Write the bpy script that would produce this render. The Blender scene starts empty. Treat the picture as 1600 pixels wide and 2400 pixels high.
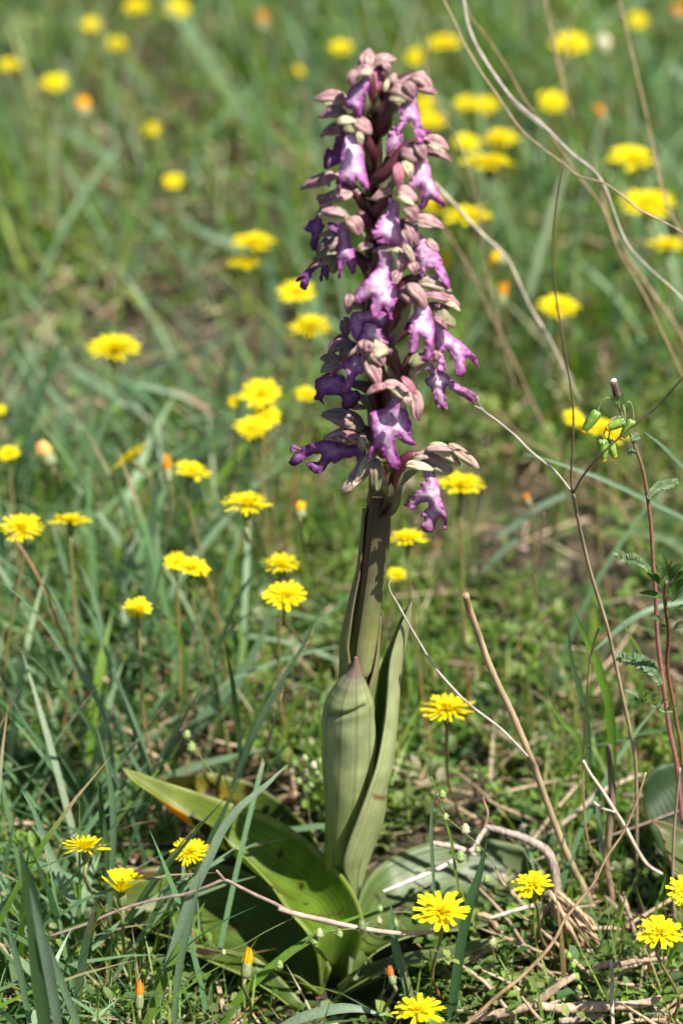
import bpy, bmesh, math, random
import numpy as np
from mathutils import Vector, Matrix, Euler, noise as mnoise
from mathutils.geometry import delaunay_2d_cdt
R = math.radians
random.seed(7); rng = np.random.default_rng(11)
sc = bpy.context.scene
COL = sc.collection

# ------------------------------------------------------------------ camera
PITCH = 28.0; CY = -0.9712; CZ = 0.7259
cam_d = bpy.data.cameras.new('camera'); cam = bpy.data.objects.new('camera', cam_d); COL.objects.link(cam)
cam_d.sensor_fit = 'VERTICAL'; cam_d.sensor_height = 36; cam_d.sensor_width = 24; cam_d.lens = 100
cam_d.clip_start = 0.05; cam_d.clip_end = 400
cam.location = (0, CY, CZ); cam.rotation_euler = (R(90 - PITCH), 0, 0)
cam_d.dof.use_dof = True; cam_d.dof.focus_distance = 1.10; cam_d.dof.aperture_fstop = 7.0
cam_d.dof.aperture_blades = 9
sc.camera = cam
# ------------------------------------------------------------------ light
SUN_EL = 58.0
sun_dir = Vector((0.66, -0.52, 0)).normalized() * math.cos(R(SUN_EL)); sun_dir.z = math.sin(R(SUN_EL))   # towards the sun
w = bpy.data.worlds.new('World'); sc.world = w; w.use_nodes = True
nt = w.node_tree; nt.nodes.clear()
sky = nt.nodes.new('ShaderNodeTexSky'); sky.sky_type = 'NISHITA'; sky.sun_disc = False
sky.sun_elevation = R(SUN_EL); sky.sun_rotation = math.atan2(sun_dir.x, sun_dir.y)
bg = nt.nodes.new('ShaderNodeBackground'); bg.inputs[1].default_value = 0.052
wo = nt.nodes.new('ShaderNodeOutputWorld')
nt.links.new(sky.outputs[0], bg.inputs[0]); nt.links.new(bg.outputs[0], wo.inputs[0])
sd = bpy.data.lights.new('sun', 'SUN'); sd.energy = 5.0; sd.angle = R(0.53); sd.color = (1.0, 0.95, 0.86)
sun = bpy.data.objects.new('sun', sd); COL.objects.link(sun)
sun.rotation_euler = (-sun_dir).to_track_quat('-Z', 'Y').to_euler(); sun.location = (2, -1, 3)
sc.view_settings.view_transform = 'Standard'; sc.view_settings.look = 'None'
sc.view_settings.exposure = 0.95; sc.view_settings.gamma = 1; sc.view_settings.use_curve_mapping = False
sc.render.engine = 'CYCLES'
sc.cycles.max_bounces = 7; sc.cycles.transparent_max_bounces = 8; sc.cycles.use_denoising = True
try: sc.cycles.denoiser = 'OPENIMAGEDENOISE'
except Exception: pass

# ------------------------------------------------------------------ placing: photo pixel (1600x2400) -> point in the place
C = Vector((0, CY, CZ)); P_ = R(PITCH)
RIGHT = Vector((1, 0, 0)); FWD = Vector((0, math.cos(P_), -math.sin(P_))); UP = Vector((0, math.sin(P_), math.cos(P_)))
FPX = 2400 / 0.36
def ray(u, v): return RIGHT * ((u - 800) / FPX) - UP * ((v - 1200) / FPX) + FWD
def at(u, v, Y=0.0):
    d = ray(u, v); return C + d * ((Y - CY) / d.y)
def atz(u, v, Z=0.0):
    d = ray(u, v); return C + d * ((Z - CZ) / d.z)
def depth(p): return (p - C).dot(FWD)
def px(p, n): return n * depth(p) / FPX
def gh(x, y):   # height of the ground
    return 0.006 * math.sin(x * 9.1 + 1.3) * math.sin(y * 7.3) + 0.004 * math.sin(x * 23 + y * 17) - 0.004

# ------------------------------------------------------------------ materials
def mat(name, rough=0.5, trans=0.35, spec=0.35, nscale=300, namt=0.25, bump=0.15, tint=(1, 1, 1), sheen=0.0, stretch=(1, 1, 1), bdist=0.0006):
    m = bpy.data.materials.new(name); m.use_nodes = True; n = m.node_tree; n.nodes.clear(); L = n.links.new
    out = n.nodes.new('ShaderNodeOutputMaterial'); pb = n.nodes.new('ShaderNodeBsdfPrincipled')
    at_ = n.nodes.new('ShaderNodeAttribute'); at_.attribute_name = 'Col'
    tc = n.nodes.new('ShaderNodeTexCoord'); mp = n.nodes.new('ShaderNodeMapping'); mp.inputs['Scale'].default_value = stretch
    nz = n.nodes.new('ShaderNodeTexNoise'); nz.inputs['Scale'].default_value = nscale; nz.inputs['Detail'].default_value = 4
    L(tc.outputs['Object'], mp.inputs[0]); L(mp.outputs[0], nz.inputs['Vector'])
    mr = n.nodes.new('ShaderNodeMapRange'); mr.inputs[1].default_value = 0.3; mr.inputs[2].default_value = 0.7
    mr.inputs[3].default_value = 1 - namt; mr.inputs[4].default_value = 1 + namt
    L(nz.outputs[0], mr.inputs[0])
    mx = n.nodes.new('ShaderNodeVectorMath'); mx.operation = 'SCALE'; L(at_.outputs['Color'], mx.inputs[0]); L(mr.outputs[0], mx.inputs['Scale'])
    m2 = n.nodes.new('ShaderNodeVectorMath'); m2.operation = 'MULTIPLY'; m2.inputs[1].default_value = tint; L(mx.outputs[0], m2.inputs[0])
    L(m2.outputs[0], pb.inputs['Base Color']); pb.inputs['Roughness'].default_value = rough
    pb.inputs['Specular IOR Level'].default_value = spec
    if sheen: pb.inputs['Sheen Weight'].default_value = sheen
    if bump:
        bp = n.nodes.new('ShaderNodeBump'); bp.inputs['Strength'].default_value = bump; bp.inputs['Distance'].default_value = bdist
        L(nz.outputs[0], bp.inputs['Height']); L(bp.outputs[0], pb.inputs['Normal'])
    if trans:
        tr = n.nodes.new('ShaderNodeBsdfTranslucent'); hs = n.nodes.new('ShaderNodeHueSaturation')
        hs.inputs['Saturation'].default_value = 1.15; hs.inputs['Value'].default_value = 1.3
        L(m2.outputs[0], hs.inputs['Color']); L(hs.outputs[0], tr.inputs[0])
        ms = n.nodes.new('ShaderNodeMixShader'); ms.inputs[0].default_value = trans
        L(pb.outputs[0], ms.inputs[1]); L(tr.outputs[0], ms.inputs[2]); L(ms.outputs[0], out.inputs[0])
    else: L(pb.outputs[0], out.inputs[0])
    return m
M = {
 'grass': mat('grass_blade', 0.45, 0.42, 0.4, 900, 0.15, 0.1),
 'herb': mat('herb_leaf', 0.5, 0.42, 0.35, 500, 0.2, 0.2),
 'petal': mat('yellow_petal', 0.6, 0.35, 0.15, 900, 0.08, 0.1),
 'lip': mat('orchid_lip', 0.5, 0.32, 0.3, 420, 0.22, 0.25),
 'sepal': mat('orchid_sepal', 0.45, 0.25, 0.35, 900, 0.16, 0.3),
 'ovary': mat('orchid_ovary', 0.38, 0.0, 0.5, 1400, 0.25, 0.4),
 'stalk': mat('green_stalk', 0.45, 0.0, 0.4, 700, 0.2, 0.2),
 'dry': mat('dry_straw', 0.7, 0.0, 0.25, 260, 0.35, 0.5, stretch=(1, 1, 0.12)),
 'wood': mat('weathered_wood', 0.85, 0.0, 0.15, 500, 0.45, 0.9, stretch=(1, 1, 0.2), bdist=0.001),
 'litter': mat('dead_leaf', 0.8, 0.2, 0.2, 400, 0.35, 0.4),
}
def leaf_mat(name, rough, trans, nveins, vamt, spec=0.45, sparkle=0.0):
    m = bpy.data.materials.new(name); m.use_nodes = True; n = m.node_tree; n.nodes.clear(); L = n.links.new
    out = n.nodes.new('ShaderNodeOutputMaterial'); pb = n.nodes.new('ShaderNodeBsdfPrincipled')
    at_ = n.nodes.new('ShaderNodeAttribute'); at_.attribute_name = 'Col'
    uv = n.nodes.new('ShaderNodeUVMap'); mp = n.nodes.new('ShaderNodeMapping'); mp.inputs['Scale'].default_value = (nveins, 1.5, 1)
    nz = n.nodes.new('ShaderNodeTexNoise'); nz.inputs['Scale'].default_value = 1.0; nz.inputs['Detail'].default_value = 5; nz.inputs['Roughness'].default_value = 0.6
    L(uv.outputs[0], mp.inputs[0]); L(mp.outputs[0], nz.inputs['Vector'])
    tc = n.nodes.new('ShaderNodeTexCoord'); n2 = n.nodes.new('ShaderNodeTexNoise'); n2.inputs['Scale'].default_value = 120; n2.inputs['Detail'].default_value = 4
    L(tc.outputs['Object'], n2.inputs['Vector'])
    mr = n.nodes.new('ShaderNodeMapRange'); mr.inputs[1].default_value = 0.3; mr.inputs[2].default_value = 0.7
    mr.inputs[3].default_value = 1 - vamt; mr.inputs[4].default_value = 1 + vamt; L(nz.outputs[0], mr.inputs[0])
    mr2 = n.nodes.new('ShaderNodeMapRange'); mr2.inputs[1].default_value = 0.3; mr2.inputs[2].default_value = 0.7
    mr2.inputs[3].default_value = 0.82; mr2.inputs[4].default_value = 1.18; L(n2.outputs[0], mr2.inputs[0])
    # fine parallel veins
    wv = n.nodes.new('ShaderNodeTexWave'); wv.bands_direction = 'X'; wv.inputs['Scale'].default_value = nveins * 0.16; wv.inputs['Distortion'].default_value = 0.6
    wv.inputs['Detail'].default_value = 1; L(uv.outputs[0], wv.inputs['Vector'])
    cr = n.nodes.new('ShaderNodeMapRange'); cr.inputs[1].default_value = 0.0; cr.inputs[2].default_value = 0.18; cr.inputs[3].default_value = 1 - vamt * 1.3; cr.inputs[4].default_value = 1.0
    L(wv.outputs[1], cr.inputs[0])
    a = n.nodes.new('ShaderNodeMath'); a.operation = 'MULTIPLY'; L(mr.outputs[0], a.inputs[0]); L(mr2.outputs[0], a.inputs[1])
    b = n.nodes.new('ShaderNodeMath'); b.operation = 'MULTIPLY'; L(a.outputs[0], b.inputs[0]); L(cr.outputs[0], b.inputs[1])
    mx = n.nodes.new('ShaderNodeVectorMath'); mx.operation = 'SCALE'; L(at_.outputs['Color'], mx.inputs[0]); L(b.outputs[0], mx.inputs['Scale'])
    L(mx.outputs[0], pb.inputs['Base Color']); pb.inputs['Roughness'].default_value = rough; pb.inputs['Specular IOR Level'].default_value = spec
    bp = n.nodes.new('ShaderNodeBump'); bp.inputs['Strength'].default_value = 0.35; bp.inputs['Distance'].default_value = 0.0006
    L(cr.outputs[0], bp.inputs['Height']); L(bp.outputs[0], pb.inputs['Normal'])
    tr = n.nodes.new('ShaderNodeBsdfTranslucent'); hs = n.nodes.new('ShaderNodeHueSaturation')
    hs.inputs['Hue'].default_value = 0.49; hs.inputs['Saturation'].default_value = 1.2; hs.inputs['Value'].default_value = 1.6
    L(mx.outputs[0], hs.inputs['Color']); L(hs.outputs[0], tr.inputs[0])
    ms = n.nodes.new('ShaderNodeMixShader'); ms.inputs[0].default_value = trans
    L(pb.outputs[0], ms.inputs[1]); L(tr.outputs[0], ms.inputs[2]); L(ms.outputs[0], out.inputs[0])
    return m
M['leaf'] = leaf_mat('orchid_leaf', 0.4, 0.55, 26, 0.16, 0.42)
M['sheath'] = leaf_mat('orchid_sheath', 0.4, 0.2, 18, 0.19, 0.5)
def soil_mat():
    m = bpy.data.materials.new('soil'); m.use_nodes = True; n = m.node_tree; L = n.links.new; pb = n.nodes['Principled BSDF']
    tc = n.nodes.new('ShaderNodeTexCoord'); nz = n.nodes.new('ShaderNodeTexNoise'); nz.inputs['Scale'].default_value = 60; nz.inputs['Detail'].default_value = 8
    L(tc.outputs['Object'], nz.inputs['Vector'])
    cr = n.nodes.new('ShaderNodeValToRGB'); e = cr.color_ramp.elements
    e[0].position = 0.32; e[0].color = (0.018, 0.012, 0.008, 1); e[1].position = 0.68; e[1].color = (0.10, 0.065, 0.04, 1)
    k = cr.color_ramp.elements.new(0.5); k.color = (0.035, 0.03, 0.014, 1)
    L(nz.outputs[0], cr.inputs[0]); L(cr.outputs[0], pb.inputs['Base Color']); pb.inputs['Roughness'].default_value = 0.95
    bp = n.nodes.new('ShaderNodeBump'); bp.inputs['Strength'].default_value = 0.9; bp.inputs['Distance'].default_value = 0.004
    L(nz.outputs[0], bp.inputs['Height']); L(bp.outputs[0], pb.inputs['Normal'])
    return m
M['soil'] = soil_mat()

# ------------------------------------------------------------------ mesh helpers
class MB:
    def __init__(s, origin=None): s.v = []; s.f = []; s.c = []; s.uv = []; s.o = Vector(origin) if origin is not None else Vector((0, 0, 0))
    def add(s, verts, faces, cols, uvs=None):
        k = len(s.v)
        s.v += [tuple(Vector(p) - s.o) for p in verts]
        s.f += [tuple(i + k for i in f) for f in faces]
        if isinstance(cols, tuple): cols = [cols] * len(verts)
        s.c += [tuple(c)[:3] for c in cols]
        s.uv += list(uvs) if uvs is not None else [(0, 0)] * len(verts)
    def mesh(s, name, m):
        me = bpy.data.meshes.new(name); me.from_pydata(s.v, [], s.f)
        a = me.color_attributes.new('Col', 'FLOAT_COLOR', 'POINT')
        a.data.foreach_set('color', np.array([c + (1,) for c in s.c], dtype=np.float32).ravel())
        u = me.uv_layers.new(name='UVMap')
        li = np.zeros(len(me.loops), dtype=np.int32); me.loops.foreach_get('vertex_index', li)
        u.data.foreach_set('uv', np.array(s.uv, dtype=np.float32)[li].ravel())
        me.polygons.foreach_set('use_smooth', [True] * len(me.polygons))
        me.materials.append(m); me.update(); return me
    def build(s, name, m, parent=None, solid=0):
        o = bpy.data.objects.new(name, s.mesh(name, m)); COL.objects.link(o)
        if parent is not None: o.parent = parent
        if solid:
            md = o.modifiers.new('thickness', 'SOLIDIFY'); md.thickness = solid; md.offset = 0
        return o
def tag(o, label, cat, group=None, kind=None):
    if label: o['label'] = label
    if cat: o['category'] = cat
    if group: o['group'] = group
    if kind: o['kind'] = kind
    return o
def thing(name, loc, label, cat, group=None):
    o = bpy.data.objects.new(name, None); COL.objects.link(o); o.location = loc; o.empty_display_size = 0.01
    return tag(o, label, cat, group)
def cat_rom(pts, n=6):
    pts = [Vector(p) for p in pts]
    if len(pts) < 3:
        return [pts[0].lerp(pts[-1], i / n) for i in range(n + 1)]
    q = [pts[0] * 2 - pts[1]] + pts + [pts[-1] * 2 - pts[-2]]; out = []
    for i in range(1, len(q) - 2):
        for k in range(n):
            t = k / n; a, b, c, d = q[i - 1], q[i], q[i + 1], q[i + 2]
            out.append(0.5 * ((2 * b) + (c - a) * t + (2 * a - 5 * b + 4 * c - d) * t * t + (3 * b - a - 3 * c + d) * t ** 3))
    out.append(pts[-1]); return out
def interp(xs, t):
    if len(xs) == 1: return xs[0]
    f = t * (len(xs) - 1); i = min(int(f), len(xs) - 2); k = f - i
    if isinstance(xs[0], (tuple, list)): return tuple(a + (b - a) * k for a, b in zip(xs[i], xs[i + 1]))
    return xs[i] + (xs[i + 1] - xs[i]) * k
def tube(mb, pts, rad, cols, seg=7, n=5, cap=True, rough=0.0, ribs=0, ribamp=0.0):
    P = cat_rom(pts, n) if n > 1 else [Vector(p) for p in pts]
    N = len(P); V = []; Cc = []; UV = []; F = []
    t0 = (P[1] - P[0]).normalized(); nrm = t0.orthogonal().normalized()
    for i, p in enumerate(P):
        t = (P[min(i + 1, N - 1)] - P[max(i - 1, 0)]).normalized()
        nrm = (nrm - t * nrm.dot(t)).normalized(); b = t.cross(nrm)
        r = interp(rad, i / (N - 1)); c = interp(cols, i / (N - 1)) if isinstance(cols, list) else cols
        for k in range(seg):
            a = 2 * math.pi * k / seg; rr = r * (1 + (random.uniform(-rough, rough) if rough else 0) + (ribamp * math.cos(ribs * a) if ribs else 0))
            V.append(p + (nrm * math.cos(a) + b * math.sin(a)) * rr); Cc.append(c); UV.append((k / seg, i / (N - 1)))
    for i in range(N - 1):
        for k in range(seg):
            F.append((i * seg + k, i * seg + (k + 1) % seg, (i + 1) * seg + (k + 1) % seg, (i + 1) * seg + k))
    if cap: F.append(tuple(range(seg))[::-1]); F.append(tuple((N - 1) * seg + k for k in range(seg)))
    mb.add(V, F, Cc, UV)
def ribbon(mb, pts, wid, cols, nhint=None, n=5, fold=0.25, twist=0.0):
    """a grass blade: V-folded strip along pts, width profile wid (full width, metres)"""
    P = cat_rom(pts, n); N = len(P); V = []; Cc = []; UV = []; F = []
    nh = nhint if nhint is not None else (C - P[N // 2]).normalized() + Vector((0, 0, 0.4))
    for i, p in enumerate(P):
        t = (P[min(i + 1, N - 1)] - P[max(i - 1, 0)]).normalized()
        nn = nh - t * nh.dot(t); nn.normalize(); s = t.cross(nn)
        if twist: q = Matrix.Rotation(twist * i / (N - 1), 3, t); s = q @ s; nn = q @ nn
        wd = interp(wid, i / (N - 1)) * 0.5; c = interp(cols, i / (N - 1)) if isinstance(cols, list) else cols
        for j, xx in enumerate((-1, 0, 1)):
            V.append(p + s * wd * xx - nn * (fold * wd * (1 - abs(xx)))); Cc.append(tuple(a * (1.12 if j == 1 else 1) for a in c)); UV.append((j / 2, i / (N - 1)))
    for i in range(N - 1):
        for j in range(2): F.append((i * 3 + j, i * 3 + j + 1, i * 3 + 4 + j, i * 3 + 3 + j))
    mb.add(V, F, Cc, UV)

# ------------------------------------------------------------------ ground
def ground():
    xs = np.concatenate([np.linspace(-40, -2.2, 14), np.linspace(-2, 2, 110), np.linspace(2.2, 40, 14)])
    ys = np.concatenate([np.linspace(-12, -1.1, 8), np.linspace(-1, 3.2, 120), np.linspace(3.5, 60, 16)])
    V = [(x, y, gh(x, y) + (mnoise.noise(Vector((x * 45, y * 45, 0))) * 0.003 if abs(x) < 2 and -1 < y < 3 else 0)) for y in ys for x in xs]
    nx = len(xs); F = [(j * nx + i, j * nx + i + 1, (j + 1) * nx + i + 1, (j + 1) * nx + i) for j in range(len(ys) - 1) for i in range(nx - 1)]
    b = MB(); b.add(V, F, (0.05, 0.04, 0.02)); o = b.build('ground', M['soil']); o['kind'] = 'structure'
ground()

# ------------------------------------------------------------------ orchid leaves (px outlines)
LEAFZONES = []
def inpoly(u, v, poly):
    ins = np.zeros(u.shape, bool); j = len(poly) - 1
    for i in range(len(poly)):
        xi, yi = poly[i]; xj, yj = poly[j]
        if yi != yj:
            c = ((yi > v) != (yj > v)) & (u < (xj - xi) * (v - yi) / (yj - yi) + xi); ins ^= c
        j = i
    return ins
def resample(pts, n):
    P = cat_rom([Vector(p) for p in pts], 8); d = [0]
    for a, b in zip(P, P[1:]): d.append(d[-1] + math.hypot(b.x - a.x, b.y - a.y))
    out = []; k = 0
    for i in range(n):
        t = d[-1] * i / (n - 1)
        while k < len(d) - 2 and d[k + 1] < t: k += 1
        f = (t - d[k]) / max(1e-9, d[k + 1] - d[k]); out.append(P[k].lerp(P[k + 1], f))
    return out
def leaf(name, parent, origin, e1, e2, col, edgecol, sag=0.01, nl=70, nc=22, spots=(), m='leaf', zone=True, solid=0.0007, hole=None, wave=0.0, lift=0.0):
    """surface spanned between two edges given as (u, v, Y); sag pushes the middle away from the camera side"""
    A = resample([(a, b, c - lift) for a, b, c in e1], nl); B = resample([(a, b, c - lift) for a, b, c in e2], nl); V = []; Cc = []; UV = []; F = []; PX = []
    for i in range(nl):
        s = i / (nl - 1); a = A[i]; b = B[i]; pa = at(a.x, a.y, a.z); pb = at(b.x, b.y, b.z)
        k0, k1 = max(i - 1, 0), min(i + 1, nl - 1)
        t = at(A[k1].x, A[k1].y, A[k1].z) - at(A[k0].x, A[k0].y, A[k0].z)
        nn = t.cross(pb - pa)
        if nn.length < 1e-12: nn = Vector((0, -1, 0.6))
        nn.normalize()
        if nn.dot(C - pa) < 0: nn = -nn
        wd = (pb - pa).length
        for j in range(nc):
            c = j / (nc - 1); p = pa.lerp(pb, c)
            sg = sag if not isinstance(sag, (list, tuple)) else interp(list(sag), s)
            p = p - nn * sg * min(1, wd / 0.02) * math.sin(math.pi * c) + nn * wave * math.sin(s * 17 + c * 5) * (abs(c - .5) * 2) ** 2
            uu = a.x + (b.x - a.x) * c; vv = a.y + (b.y - a.y) * c
            cc = interp(col, s) if isinstance(col, list) else col
            e = min(c, 1 - c) * wd
            if e < 0.0011: cc = tuple(x + (y - x) * 0.8 for x, y in zip(cc, edgecol))
            for (su, sv, ru, rv, rc, ring) in spots:
                q = math.hypot((uu - su) / ru, (vv - sv) / rv) + 0.22 * mnoise.noise(Vector((uu * .045, vv * .045, su)))
                if ring:
                    if q < 0.55: cc = ring
                    elif q < 1: cc = rc
                    elif q < 1.25: cc = tuple(x * .6 + y * .4 for x, y in zip(cc, (0.25, 0.2, 0.04)))
                else:
                    f = max(0, min(1, (1.15 - q) / 0.3)); cc = tuple(x + (y - x) * f for x, y in zip(cc, rc))
            V.append(p); Cc.append(cc); UV.append((c, s)); PX.append((uu, vv))
    for i in range(nl - 1):
        for j in range(nc - 1):
            q = (i * nc + j, i * nc + j + 1, (i + 1) * nc + j + 1, (i + 1) * nc + j)
            if hole:
                m_ = [sum(PX[k][z] for k in q) / 4 for z in (0, 1)]
                if math.hypot((m_[0] - hole[0]) / hole[2], (m_[1] - hole[1]) / hole[3]) < 1: continue
            F.append(q)
    b = MB(origin); b.add(V, F, Cc, UV); o = b.build(name, M[m], parent, solid)
    if zone: LEAFZONES.append([(p.x, p.y) for p in A[::4]] + [(p.x, p.y) for p in B[::-4]])
    return o

OB = at(800, 2262, 0.0); OB.z = 0.0
orchid = thing('giant_orchid', OB, 'tall purple flowering orchid with broad green leaves standing in the grass', 'orchid')
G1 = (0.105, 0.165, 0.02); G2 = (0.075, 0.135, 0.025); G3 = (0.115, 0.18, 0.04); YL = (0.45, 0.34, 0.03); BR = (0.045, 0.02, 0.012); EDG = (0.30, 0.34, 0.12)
# leaf B, behind
leaf('leaf', orchid, OB, [(379, 1824, .06), (446, 1818, .065), (490, 1811, .07), (535, 1821, .07), (588, 1835, .07), (646, 1870, .065), (691, 1906, .055), (731, 1955, .045), (753, 2000, .035), (770, 2070, .02), (785, 2200, .01)],
     [(379, 1828, .06), (430, 1870, .055), (480, 1905, .05), (530, 1940, .05), (590, 1975, .045), (640, 2010, .04), (680, 2060, .035), (700, 2110, .025), (720, 2150, .02), (740, 2200, .01), (750, 2280, .0)],
     [YL, (0.3, 0.3, 0.05), G2, G2, G2, G2], EDG, 0.008, spots=[(458, 1845, 18, 14, BR, None), (530, 1868, 30, 14, BR, None), (500, 1848, 12, 30, BR, None), (585, 1845, 12, 9, BR, None), (500, 1860, 60, 26, (0.4, 0.3, .03), None)][::-1], hole=(456, 1843, 7, 8))
# leaf C, lower left and shaded
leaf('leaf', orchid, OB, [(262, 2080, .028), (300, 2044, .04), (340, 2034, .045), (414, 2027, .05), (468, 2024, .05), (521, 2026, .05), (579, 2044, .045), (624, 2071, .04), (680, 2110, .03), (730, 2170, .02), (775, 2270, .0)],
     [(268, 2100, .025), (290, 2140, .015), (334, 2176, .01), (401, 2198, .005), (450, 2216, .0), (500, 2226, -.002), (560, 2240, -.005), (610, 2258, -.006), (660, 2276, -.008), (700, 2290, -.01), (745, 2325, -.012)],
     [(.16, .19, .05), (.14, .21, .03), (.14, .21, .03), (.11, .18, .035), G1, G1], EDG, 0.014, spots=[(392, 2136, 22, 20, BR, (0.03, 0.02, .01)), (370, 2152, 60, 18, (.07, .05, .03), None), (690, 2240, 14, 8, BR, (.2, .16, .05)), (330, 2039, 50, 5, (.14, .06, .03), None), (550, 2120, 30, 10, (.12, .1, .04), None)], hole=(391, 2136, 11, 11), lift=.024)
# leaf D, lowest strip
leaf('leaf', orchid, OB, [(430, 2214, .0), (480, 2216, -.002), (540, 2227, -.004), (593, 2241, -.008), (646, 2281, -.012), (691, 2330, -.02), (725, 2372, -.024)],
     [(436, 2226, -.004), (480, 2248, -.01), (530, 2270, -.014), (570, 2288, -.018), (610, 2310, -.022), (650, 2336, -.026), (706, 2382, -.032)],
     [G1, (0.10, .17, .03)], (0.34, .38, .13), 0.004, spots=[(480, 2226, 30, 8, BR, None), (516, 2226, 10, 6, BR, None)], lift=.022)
# leaf E, right
leaf('leaf', orchid, OB, [(812, 2290, -.005), (825, 2180, .01), (841, 2105, .03), (862, 2058, .04), (900, 2020, .05), (947, 1993, .055), (1016, 1972, .06), (1102, 1963, .065), (1180, 1972, .065), (1235, 1994, .06), (1262, 2036, .05)],
     [(822, 2300, -.02), (850, 2262, -.01), (880, 2232, .0), (930, 2205, .005), (987, 2189, .01), (1040, 2184, .012), (1090, 2178, .015), (1140, 2168, .02), (1190, 2145, .025), (1245, 2091, .04), (1263, 2045, .05)],
     [G1, (.13, .2, .04), (0.15, .22, .08), (0.16, .23, .09), (0.18, .25, .11)], (0.3, .36, .18), 0.010, spots=[(1195, 2026, 22, 17, (.06, .03, .025), (0.35, .3, .2)), (937, 2097, 14, 11, BR, (.22, .18, .1)), (886, 2084, 6, 5, BR, None), (1090, 2095, 30, 9, BR, (.1, .1, .05)), (1140, 2115, 26, 18, BR, (.16, .17, .07)), (985, 2108, 22, 4, (.1, .07, .03), None)], lift=.024)
# leaf F, right underside strip
leaf('leaf', orchid, OB, [(790, 2310, -.01), (820, 2285, -.012), (870, 2258, -.014), (958, 2233, -.014), (1030, 2222, -.012), (1102, 2206, -.008), (1185, 2196, -.002)],
     [(775, 2350, -.02), (820, 2318, -.025), (880, 2286, -.026), (958, 2260, -.026), (1030, 2250, -.022), (1102, 2232, -.016), (1186, 2200, -.004)],
     [G2, (.14, .2, .08), (.16, .22, .09)], EDG, 0.002, nc=12, lift=.022)
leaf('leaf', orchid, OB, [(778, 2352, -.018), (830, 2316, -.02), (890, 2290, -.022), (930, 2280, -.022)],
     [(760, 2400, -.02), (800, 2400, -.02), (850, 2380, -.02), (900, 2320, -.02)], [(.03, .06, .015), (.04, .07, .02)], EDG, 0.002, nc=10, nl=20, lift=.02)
# leaf A, the large arching one in front
leaf('leaf', orchid, OB, [(287, 1799, .03), (330, 1812, .03), (379, 1830, .03), (430, 1846, .03), (500, 1868, .028), (593, 1900, .025), (646, 1920, .022), (713, 1964, .015), (776, 2022, -.004), (825, 2085, -.016), (852, 2161, -.026), (843, 2219, -.026), (825, 2270, -.022), (818, 2310, -.016)],
     [(287, 1801, .03), (310, 1828, .026), (350, 1855, .022), (401, 1890, .016), (450, 1915, .012), (508, 1945, .006), (545, 1982, .002), (582, 2018, -.003), (632, 2072, -.010), (675, 2134, -.022), (718, 2184, -.03), (742, 2235, -.03), (750, 2290, -.026), (752, 2325, -.024)],
     [(.30, .32, .10), (.25, .31, .06), (.19, .27, .035), (.18, .27, .035), (.18, .28, .03), (.17, .28, .025), (.17, .28, .03), (.19, .28, .05)], (0.36, .42, .12), [0.004, 0.008, .012, .016, .016, .014, .012, .008], nl=90, nc=26,
     spots=[(470, 1925, 66, 14, BR, None), (400, 1893, 80, 15, (.42, .24, .02), None), (370, 1870, 60, 16, (.3, .27, .03), None), (540, 1960, 16, 8, BR, None), (690, 2011, 9, 4, BR, None), (650, 2080, 26, 5, (.11, .06, .02), None), (700, 2083, 8, 4, BR, None), (648, 1982, 4, 3, BR, None), (610, 1965, 3, 3, BR, None), (668, 1964, 4, 3, BR, None), (770, 2120, 50, 4, (.15, .13, .04), None), (380, 1856, 3, 3, BR, None), (458, 1874, 5, 3, BR, None)][::-1])

# ------------------------------------------------------------------ orchid stem and sheaths
def axis_u(v):
    T = [(120, 872), (300, 874), (500, 876), (700, 880), (900, 884), (1100, 892), (1180, 886), (1250, 880), (1350, 869), (1450, 857), (1560, 842), (1750, 822), (1900, 808), (2050, 800), (2262, 792)]
    for (a, ua), (b, ub) in zip(T, T[1:]):
        if v <= b: return ua + (ub - ua) * max(0, (v - a)) / (b - a)
    return T[-1][1]
MAR = (0.055, 0.016, 0.016); MAR2 = (0.13, 0.035, 0.04)
sb = MB(OB); vs = [150, 300, 500, 700, 900, 1100, 1200, 1300, 1400, 1500, 1600, 1800, 2000, 2250]
tube(sb, [at(axis_u(v), v, 0.0) for v in vs], [px(at(800, v), r) for v, r in zip(vs, [14, 19, 22, 24, 26, 27, 27, 28, 28, 28, 28, 30, 30, 30])],
     [MAR, MAR, MAR, MAR, MAR2, (.09, .04, .022), (.1, .05, .028), (.11, .07, .03), (.13, .12, .04), (.14, .16, .05), (.14, .17, .06), (.12, .16, .05), (.12, .16, .05), (.12, .16, .05)], seg=16, n=5, ribs=8, ribamp=0.03)
sb.build('stem', M['ovary'], orchid)
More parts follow.
